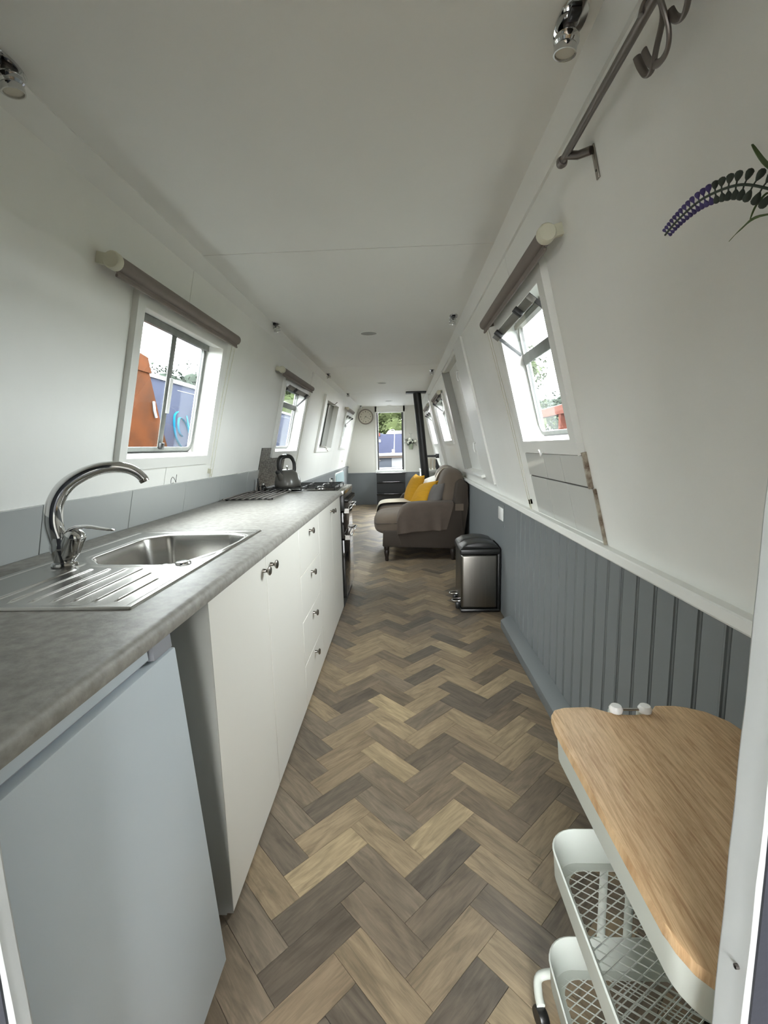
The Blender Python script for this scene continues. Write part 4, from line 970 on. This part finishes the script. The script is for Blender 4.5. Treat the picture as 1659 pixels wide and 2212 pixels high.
# ------------------------------------------------------------ pedal bin
bn = root('pedal_bin', (0, 0, 0), label='brushed steel pedal bin with black lid by the grey boarding', cat='bin')
x0, x1, y0, y1 = .432, .722, 3.335, 3.70
B('base', 'black', bn, (x0-.006, x1+.004, y0-.006, y1+.006, 0, .028), bev=.010)
B('body', 'steelbin', bn, (x0, x1-.012, y0, y1, .026, .452), bev=.022, seg=4)
B('rear_frame', 'black', bn, (x1-.016, x1+.004, y0-.002, y1+.002, .02, .49), bev=.004)
B('lid_rim', 'black', bn, (x0-.008, x1+.006, y0-.006, y1+.006, .450, .497), bev=.012, seg=3)
for a, b in ((y0-.002, (y0+y1)/2-.003), ((y0+y1)/2+.003, y1+.002)):
    PR('lid', 'black', bn, [(x0-.006, .497), (x1, .497), (x1-.02, .522), (.64, .540), (.56, .545), (.48, .532), (x0+.012, .508)], 'y', a, b, bev=.008)
for yy in (3.42, 3.60):
    T('pedal', 'chrome', bn, [(x0, yy-.03, .075), (x0-.045, yy-.028, .072), (x0-.060, yy-.015, .070), (x0-.060, yy+.015, .070), (x0-.045, yy+.028, .072), (x0, yy+.03, .075)], .0055, 8)
    B('pedal_housing', 'black', bn, (x0-.035, x0+.002, yy-.034, yy+.034, .010, .064), bev=.008)

# switch plate
sw_ = root('blank_plate', (.735, 3.36, .758), label='blank white switch plate on the grey wall above the bin', cat='plate')
B('plate', 'whitep', sw_, (-.009, 0, -.075, .075, -.047, .047), bev=.003); B('surround', 'grey', sw_, (-.004, 0, -.10, .12, -.09, .075))

# ------------------------------------------------------------ trolley
tr = root('trolley', (0, 0, 0), label='pale metal three tier trolley with wooden board top by the near doorway', cat='trolley')
tx0, tx1, ty0, ty1 = .296, .640, .402, .882
def rrect(x0, x1, y0, y1, r, n=8):
    pts = []
    for cx_, cy_, a0 in ((x1-r, y1-r, 0), (x0+r, y1-r, PI/2), (x0+r, y0+r, PI), (x1-r, y0+r, 3*PI/2)):
        for k in range(n+1): a = a0+PI/2*k/n; pts.append((cx_+r*math.cos(a), cy_+r*math.sin(a)))
    return pts
def tray(z0, z1, name='tray', shrink=.0):
    bm = bmesh.new(); a, b, c, d = tx0+shrink, tx1-shrink, ty0+shrink, ty1-shrink
    L_ = [(rrect(a+.010, b-.010, c+.010, d-.010, .050), z0+.004), (rrect(a+.004, b-.004, c+.004, d-.004, .056), z0+.012), (rrect(a, b, c, d, .060), z1-.004), (rrect(a-.002, b+.002, c-.002, d+.002, .062), z1), (rrect(a+.001, b-.001, c+.001, d-.001, .059), z1+.0015), (rrect(a+.003, b-.003, c+.003, d-.003, .057), z1-.003), (rrect(a+.008, b-.008, c+.008, d-.008, .053), z0+.012), (rrect(a+.013, b-.013, c+.013, d-.013, .05), z0+.005), (rrect(a+.03, b-.03, c+.03, d-.03, .04), z0+.004), (rrect(a+.03, b-.03, c+.03, d-.03, .04), z0+.0025), (rrect(a+.013, b-.013, c+.013, d-.013, .05), z0+.0025)]
    R_ = [[bm.verts.new((p[0], p[1], z)) for p in pts] for pts, z in L_]; n = len(R_[0])
    for A_, B_ in zip(R_, R_[1:]+[R_[0]]):
        for k in range(n): addquad(bm, (A_[k], A_[(k+1) % n], B_[(k+1) % n], B_[k]))
    t = obj(name, bm, 'trolley', tr, smooth=40)
    # expanded mesh base
    bm = bmesh.new(); X0, X1, Y0, Y1 = a+.028, b-.028, c+.028, d-.028; s = .0195; zc = z0+.0035
    for sg in (1, -1):
        c0 = -1.2
        while c0 < 1.6:   # lines y = sg*1.0*x + c
            pts = []
            for xx in (X0, X1): 
                yy = sg*.62*xx+c0
                if Y0 <= yy <= Y1: pts.append((xx, yy))
            for yy in (Y0, Y1):
                xx = (yy-c0)/(sg*.62)
                if X0 < xx < X1: pts.append((xx, yy))
            if len(pts) >= 2 and (Vector(pts[0])-Vector(pts[1])).length > .01: tube(bm, [(*pts[0], zc), (*pts[1], zc)], .0013, 4, cap=False)
            c0 += s
    mo_ = obj('mesh_base', bm, 'trolley', t); mo_['kind'] = 'stuff'
    return t
tray(.634, .700); tray(.368, .442); tray(.095, .170)
# board lid with a hand notch at the far end and a curved near corner
out = [(tx0-.004, .46), (tx0-.002, .44), (tx0+.006, .418), (tx0+.024, .398), (tx0+.06, .392), (tx1-.05, .392), (tx1-.01, .42), (tx1, .47), (tx1+.002, .80), (tx1-.006, .845), (tx1-.03, .878), (tx1-.06, .894), (.560, .900), (.520, .900), (.497, .874), (.488, .866), (.46, .862), (.430, .864), (.412, .872), (.392, .892), (.380, .896), (.33, .893), (.307, .884), (.295, .866), (tx0-.005, .83)]
bd = PR('board_lid', 'oak', tr, out, 'z', .702, .720, bev=.003)
for yy in (ty0-.006, ty1+.006):
    for xx in (.428, .486):
        T('upright', 'trolley', tr, [(xx, yy, .06), (xx, yy, .716)], .0085, 12)
        LT('end_knob', 'whitep', tr, [(0, .016), (.010, .015), (.0135, .009), (.0125, .002), (.009, 0)], (xx, yy-(.014 if yy > .6 else -.014)*1, .7205), (0, 0, 1), 18)
    T('cross_tie', 'steel', tr, [(.436, yy-(.014 if yy > .6 else -.014), .727), (.478, yy-(.014 if yy > .6 else -.014), .727)], .003, 8)
    s = 1 if yy > .6 else -1
    T('leg_frame', 'trolley', tr, catmull([(.428, yy, .08), (.40, yy, .066), (.33, yy+s*.002, .062), (.292, yy-s*.004, .058), (.283, yy-s*.03, .05), (.283, yy-s*.05, .046)], 5), .0095, 10)
    T('leg_frame', 'trolley', tr, catmull([(.486, yy, .08), (.52, yy, .066), (.60, yy+s*.002, .062), (.640, yy-s*.004, .058), (.650, yy-s*.03, .05), (.650, yy-s*.05, .046)], 5), .0095, 10)
    for xx in (.283, .650):
        LT('caster', 'black', tr, [(0, -.010), (.019, -.010), (.021, -.006), (.021, .006), (.019, .010), (0, .010)], (xx, yy-s*.052, .0215), (1, .3, 0), 16)

# ------------------------------------------------------------ hook rail
rl = root('hook_rail', mtx=WM['right'], label='dark metal hanging rail near the ceiling on the right wall', cat='rail')
hr_ = hz('right', 2.018)
T('bar', 'pewter', rl, [(-1.335, -.05, hr_), (-.50, -.05, hr_)], .0092, 14)
LT('finial', 'pewter', rl, [(0, -.010), (.012, -.009), (.015, 0), (.012, .009), (0, .010)], (-1.335, -.05, hr_), (1, 0, 0), 16)
T('bracket', 'pewter', rl, [(-1.305, -.05, hr_), (-1.290, -.028, hr_-.016), (-1.268, -.006, hr_-.024)], .010, 10)
B('bracket_plate', 'nickel', rl, (-1.272, -1.256, -.004, 0, hr_-.095, hr_-.015), bev=.001)
LT('screw', 'ink', rl, [(0, .001), (.003, .001), (.003, 0)], (-1.264, -.004, hr_-.075), (0, -1, 0), 8)
B('bracket_plate', 'nickel', rl, (-.56, -.544, -.055, 0, hr_-.095, hr_-.0), bev=.001)
def shook(pts, label):
    h = root('s_hook', mtx=WM['right'] @ Matrix.Translation((pts[0][0]*-1, -.05, hr_)), label=label, cat='hook', group='dark metal S hooks on the rail')
    T('wire', 'pewter', h, catmull([(-(p[0]-pts[0][0]), p[1]+.05, (p[2]-hr_)*(.86 if p[2] < hr_ else 1)) for p in pts], 6), .0040, 10, flat=1.7)
    return h
hk = hr_
shook([(.915, -.062, hk-.004), (.912, -.052, hk+.014), (.905, -.036, hk+.006), (.900, -.036, hk-.03), (.906, -.050, hk-.075), (.922, -.054, hk-.103), (.938, -.054, hk-.096), (.950, -.054, hk-.070), (.956, -.054, hk-.046)], 'dark metal S hook hanging on the rail, tip nearest the rail bracket')
shook([(.870, -.040, hk-.004), (.872, -.052, hk+.014), (.862, -.066, hk+.004), (.852, -.066, hk-.05), (.856, -.060, hk-.088), (.872, -.056, hk-.108), (.900, -.054, hk-.108), (.926, -.052, hk-.085), (.940, -.050, hk-.050)], 'dark metal S hook with the wider loop crossing behind the first')
shook([(.80, -.036, hk-.004), (.80, -.052, hk+.014), (.795, -.066, hk+.0), (.792, -.066, hk-.06), (.800, -.062, hk-.085), (.82, -.06, hk-.10), (.840, -.058, hk-.085), (.852, -.056, hk-.06)], 'dark metal S hook at the top edge with only its tip in view')

# lavender spray
lv = root('lavender_spray', (.60, .62, 1.60), label='artificial lavender stem reaching in from the right edge', cat='plant')
stem = catmull([(-.09, -.06, -.09), (-.120, .0, -.040), (-.129, .026, -.016), (-.136, .072, .012), (-.139, .140, .029), (-.139, .200, .028), (-.139, .237, .020)], 8)
T('stem', 'leafd', lv, stem, [.0018]*len(stem), 6)
bm_g = bmesh.new(); bm_p = bmesh.new(); rr_ = random.Random(11)
acc = [0.]
for a_, b_ in zip(stem, stem[1:]): acc.append(acc[-1]+(b_-a_).length)
def along(q):
    for k in range(1, len(acc)):
        if acc[k] >= q: t_ = (q-acc[k-1])/(acc[k]-acc[k-1]); return stem[k-1].lerp(stem[k], t_), (stem[k]-stem[k-1]).normalized()
    return stem[-1], (stem[-1]-stem[-2]).normalized()
q_ = .05; tot = acc[-1]
while q_ < tot:
    f = (q_-.05)/(tot-.05); p, d = along(q_); view = Vector((-.46, -.75, -.35)).normalized(); side = d.cross(view).normalized()
    L_ = .019-.0115*f
    for s in (1, -1):
        out_ = (side*s+view*-.1+d*-.15).normalized(); c_ = p+out_*L_*.75; bmx = bm_g if f < .58 else bm_p
        qv = bmesh.ops.create_icosphere(bmx, subdivisions=2, radius=1); rot = out_.to_track_quat('Z', 'Y').to_matrix()
        for v in qv['verts']:
            k = v.co.copy(); w_ = 1.0+.45*k.z; v.co = rot @ Vector((k.x*L_*.34*w_, k.y*L_*.28*w_, k.z*L_*.48)) + c_
        tube(bmx, [p, p+out_*L_*.5], .0011, 5)
    q_ += .021-.0150*f
obj('green_buds', bm_g, 'lavg', lv, smooth=True); obj('purple_florets', bm_p, 'lav', lv, smooth=True)
bm = bmesh.new()
def blade(pts, w_):
    P_ = catmull(pts, 6); n_ = len(P_); L1 = []; L2 = []
    for i, p in enumerate(P_):
        d = P_[min(i+1, n_-1)]-P_[max(i-1, 0)]; s = d.cross(Vector((.3, -1, 0))).normalized(); ww = w_*math.sin(PI*min(1, (i+.6)/n_))**.6
        L1.append(bm.verts.new(p+s*ww)); L2.append(bm.verts.new(p-s*ww+Vector((0, .001, 0))))
    for i in range(n_-1): addquad(bm, (L1[i], L1[i+1], L2[i+1], L2[i]))
blade([(-.09, -.03, -.06), (-.115, .0, -.02), (-.131, .024, .010), (-.141, .041, .045)], .0055)
blade([(-.119, .104, -.046), (-.120, .080, -.040), (-.121, .045, -.040), (-.105, -.02, -.065)], .0018)
blade([(-.128, .052, -.040), (-.128, .040, -.026), (-.122, .020, -.022), (-.10, -.03, -.06)], .0018)
o = obj('leaf_blades', bm, 'leaf', lv); md = o.modifiers.new('thickness', 'SOLIDIFY'); md.thickness = .0008
lh = root('hanging_basket', (.735, .52, 1.52), label='small white wall holder for the lavender, just out of view', cat='holder')
# ^ holds the spray against the wall outside the frame
LT('cup', 'whitep', lh, [(0, 0), (.03, 0), (.036, .07), (.033, .07), (.028, .005), (0, .005)], (-.10, 0, -.03), (0, 0, 1), 18); T('arm', 'whitep', lh, [(-.065, 0, .02), (-.01, 0, .03)], .004, 6)

# white cup hook under the right window
ch = root('cup_hook', mtx=WM['right'] @ Matrix.Translation((-2.115, -.02, hz('right', 1.238))), label='small white cup hook screwed under the right window frame', cat='hook')
T('hook', 'whitep', ch, catmull([(0, 0, 0), (0, -.012, 0), (.004, -.020, -.010), (.012, -.026, -.016), (.024, -.030, -.010), (.027, -.031, .004), (.018, -.031, .014)], 5), .0032, 8)
LT('collar', 'whitep', ch, [(0, 0), (.007, 0), (.006, .003), (0, .003)], (0, 0, 0), (0, -1, 0), 12)

# ------------------------------------------------------------ outside
wt = tag(B('water', 'water', None, (-60, 60, -30, 90, -.9, -.85)), 'dull green canal water around the boat', kind='structure')
S(B('terrain', 'bank', None, (-60, -7, -30, 90, -.9, -.35), (8, 60, -30, 90, -.9, -.35), (-7, 8, 17, 90, -.9, -.3)), 'grassy canal bank')
nb = root('rusty_boat', (0, 0, 0), label='rusty brown boat stern moored outside the sink window', cat='boat')
PR('stern_plate', 'rust', nb, [(1.2, -.9), (4.85, -.9), (4.46, .6), (4.12, 1.56), (3.985, 2.06), (3.86, 2.075), (3.80, 2.04), (2.9, 2.02), (1.2, 2.0)], 'x', -2.37, -2.2)
PR('top_cap', 'rust', nb, [(3.82, 1.96), (4.02, 1.96), (3.99, 2.09), (3.86, 2.11)], 'x', -2.375, -2.185)
T('dangling_rope', 'offwhite', nb, [(-2.19, 4.02, 1.72), (-2.185, 4.01, 1.64), (-2.185, 4.03, 1.58)], .012, 6)
bb = root('blue_boat', (0, 0, 0), label='blue boat side with turquoise script outside the sink window', cat='boat')
B('side', 'navyboat', bb, (-4.0, -2.4, 3.2, 12.5, -.85, 1.99)); B('roof_edge', 'offwhite', bb, (-4.05, -2.38, 3.2, 12.55, 1.99, 2.03))
T('swirl_letter', 'cyan', bb, catmull([(-2.395, 4.86, 1.70), (-2.395, 4.78, 1.66), (-2.395, 4.75, 1.57), (-2.395, 4.755, 1.46), (-2.395, 4.80, 1.38), (-2.395, 4.88, 1.32), (-2.395, 4.97, 1.31), (-2.395, 5.06, 1.36), (-2.395, 5.08, 1.46), (-2.395, 5.03, 1.57), (-2.395, 4.94, 1.63), (-2.395, 4.87, 1.63), (-2.395, 4.835, 1.56), (-2.395, 4.85, 1.48), (-2.395, 4.91, 1.44)], 6), .017, 6, flat=.3)
T('swirl_letter', 'cyan', bb, catmull([(-2.395, 5.06, 1.67), (-2.395, 5.08, 1.58), (-2.395, 5.11, 1.47), (-2.395, 5.12, 1.36), (-2.395, 5.16, 1.36), (-2.395, 5.20, 1.46), (-2.395, 5.17, 1.52)], 6), .014, 6, flat=.3)
T('swirl_letter', 'cyan', bb, catmull([(-2.395, 5.36, 1.84), (-2.395, 5.30, 1.80), (-2.395, 5.36, 1.77), (-2.395, 5.28, 1.72), (-2.395, 5.22, 1.74), (-2.395, 5.25, 1.66), (-2.395, 5.32, 1.65), (-2.395, 5.26, 1.60)], 6), .011, 6, flat=.3)
B('coachline', 'offwhite', bb, (-2.40, -2.396, 4.9, 12.0, 1.925, 1.93))
B('far_cabin', 'palegrey', bb, (-4.05, -2.39, 12.56, 13.9, -.85, 1.7))
def tree(name, c, R_, H_, m, label, grp, seed, nleaf=900, lsize=.28, flat=.8):
    t = root(name, c, label=label, cat='tree', group=grp); rr = random.Random(seed)
    T('trunk', 'bark', t, [(0, 0, -.4), (R_*.04, 0, H_*.35), (0, R_*.03, H_*.7)], [R_*.09, R_*.06, R_*.02], 8)
    lobes = [(Vector((rr.uniform(-.6, .6)*R_, rr.uniform(-.6, .6)*R_, H_*rr.uniform(.42, .85))), R_*rr.uniform(.35, .55)) for _ in range(9)]+[(Vector((0, 0, H_*.8)), R_*.5)]
    bm = bmesh.new()
    for c_, r_ in lobes:
        q = bmesh.ops.create_icosphere(bm, subdivisions=2, radius=r_*.62)
        for v in q['verts']: v.co = v.co*(1+.35*noise.noise(v.co*2/r_+c_))+c_
    for k in range(nleaf):
        c_, r_ = rr.choice(lobes); d = Vector((rr.gauss(0, 1), rr.gauss(0, 1), rr.gauss(0, 1))).normalized(); p = c_+d*r_*rr.uniform(.75, 1.12); leaf(bm, p, (d+Vector((rr.uniform(-1, 1), rr.uniform(-1, 1), rr.uniform(-1, .4)))), lsize*rr.uniform(.6, 1.3), lsize*.7)
    obj('crown', bm, m, t); return t
tree('tree', (-12, 26.6, -.35), 2.5, 6.7, 'tree2', 'leafy tree seen over the blue boat through the sink window', 'trees beyond the windows', 1, nleaf=3000, lsize=.2)
tree('tree', (-13, 32.5, -.35), 2.5, 6.9, 'tree2', 'leafy tree farther along over the blue boat', 'trees beyond the windows', 2, nleaf=3000, lsize=.2)
tree('tree', (14.5, 50, -.35), 2.6, 6.9, 'tree2', 'round tree seen in the right window above the red frame', 'trees beyond the windows', 4)
tree('tree', (15, 56.5, -.35), 2.6, 7.2, 'tree1', 'tree at the far side of the right window view', 'trees beyond the windows', 5)
tree('tree', (15, 43.0, -.35), 2.5, 6.6, 'tree2', 'tree at the near side of the right window view', 'trees beyond the windows', 6)
for k, (x, y, l_) in enumerate(((-4.8, 20.5, 'bushy green tree beyond the far doorway, left part'), (-.3, 21.3, 'bushy green tree filling the top of the far doorway'), (4.3, 20.6, 'bushy green tree beyond the far doorway, right part'))):
    tree('tree', (x, y, -.3), 2.05, 5.6, 'tree1', l_, 'trees beyond the far doorway', 20+k, nleaf=5000, lsize=.15)
gf = root('red_frame', (0, 0, 0), label='faded red steel frame on the bank seen through right window', cat='frame')
B('top_beam', 'red', gf, (2.95, 3.1, 7.6, 11.2, 1.80, 1.965)); B('post', 'red', gf, (2.96, 3.08, 8.66, 8.78, -.85, 1.80)); B('post', 'red', gf, (2.96, 3.08, 11.0, 11.15, -.85, 1.80)); B('post', 'red', gf, (2.96, 3.08, 7.62, 7.74, -.85, 1.8)); B('lower_rail', 'orange', gf, (3.1, 3.14, 7.74, 8.62, 1.66, 1.74)); B('white_cover', 'offwhite', gf, (3.15, 3.6, 8.9, 10.6, 1.965, 2.02))
B('hull', 'palegrey', gf, (3.2, 4.6, 7.4, 11.4, -.85, 1.55))
# far doorway: fore deck, locker, blue covered boat
fd = root('fore_deck', (0, 0, 0), label='pale fore deck with lockers just outside the far doorway', cat='deck')
B('deck', 'offwhite', fd, (-.9, .5, 10.26, 13.0, .60, .72)); B('locker', 'palegrey', fd, (-.62, -.262, 11.35, 12.2, .72, 1.0), bev=.005); B('locker', 'offwhite', fd, (-.258, .15, 11.35, 12.2, .72, 1.0), bev=.005)
B('locker_rim', 'tan', fd, (-.66, .2, 11.30, 12.25, 1.0, 1.05), bev=.004); B('locker_top', 'offwhite', fd, (-.68, .22, 11.28, 13.4, 1.05, 1.09), bev=.006); B('latch', 'pewter', fd, (-.60, -.53, 11.335, 11.35, .93, .945))
B('bench', 'offwhite', fd, (-.62, .15, 10.30, 10.75, .72, .79), bev=.006)
T('mooring_rail', 'offwhite', fd, catmull([(-.33, 12.6, 1.72), (-.22, 12.6, 1.74), (-.19, 12.6, 1.68), (-.20, 12.6, 1.40), (-.22, 12.6, 1.15), (-.30, 12.6, 1.10)], 5), .010, 8)
B('chimney_collar', 'pewter', fd, (-.27, -.19, 12.55, 12.65, 1.09, 1.20), bev=.008)
fb = root('covered_boat', (0, 0, 0), label='boat under a blue cover moored beyond the far doorway', cat='boat')
B('cover', 'navyboat', fb, (-3.0, 3.0, 14.0, 16.0, -.85, 1.66), bev=.03); PR('roof', 'offwhite', fb, [(-.47, 1.66), (3.0, 1.66), (3.0, 1.74), (-.40, 1.76)], 'y', 14.0, 15.9); PR('cover_peak', 'palegrey', fb, [(-3, 1.66), (-.52, 1.66), (-.60, 1.69), (-3.0, 1.70)], 'y', 14.02, 15.9)
B('marker', 'red', fb, (-.69, -.655, 13.97, 14.0, 1.60, 1.70)); B('number_plate', 'offwhite', fb, (-.69, -.64, 13.985, 14.0, 1.42, 1.50))
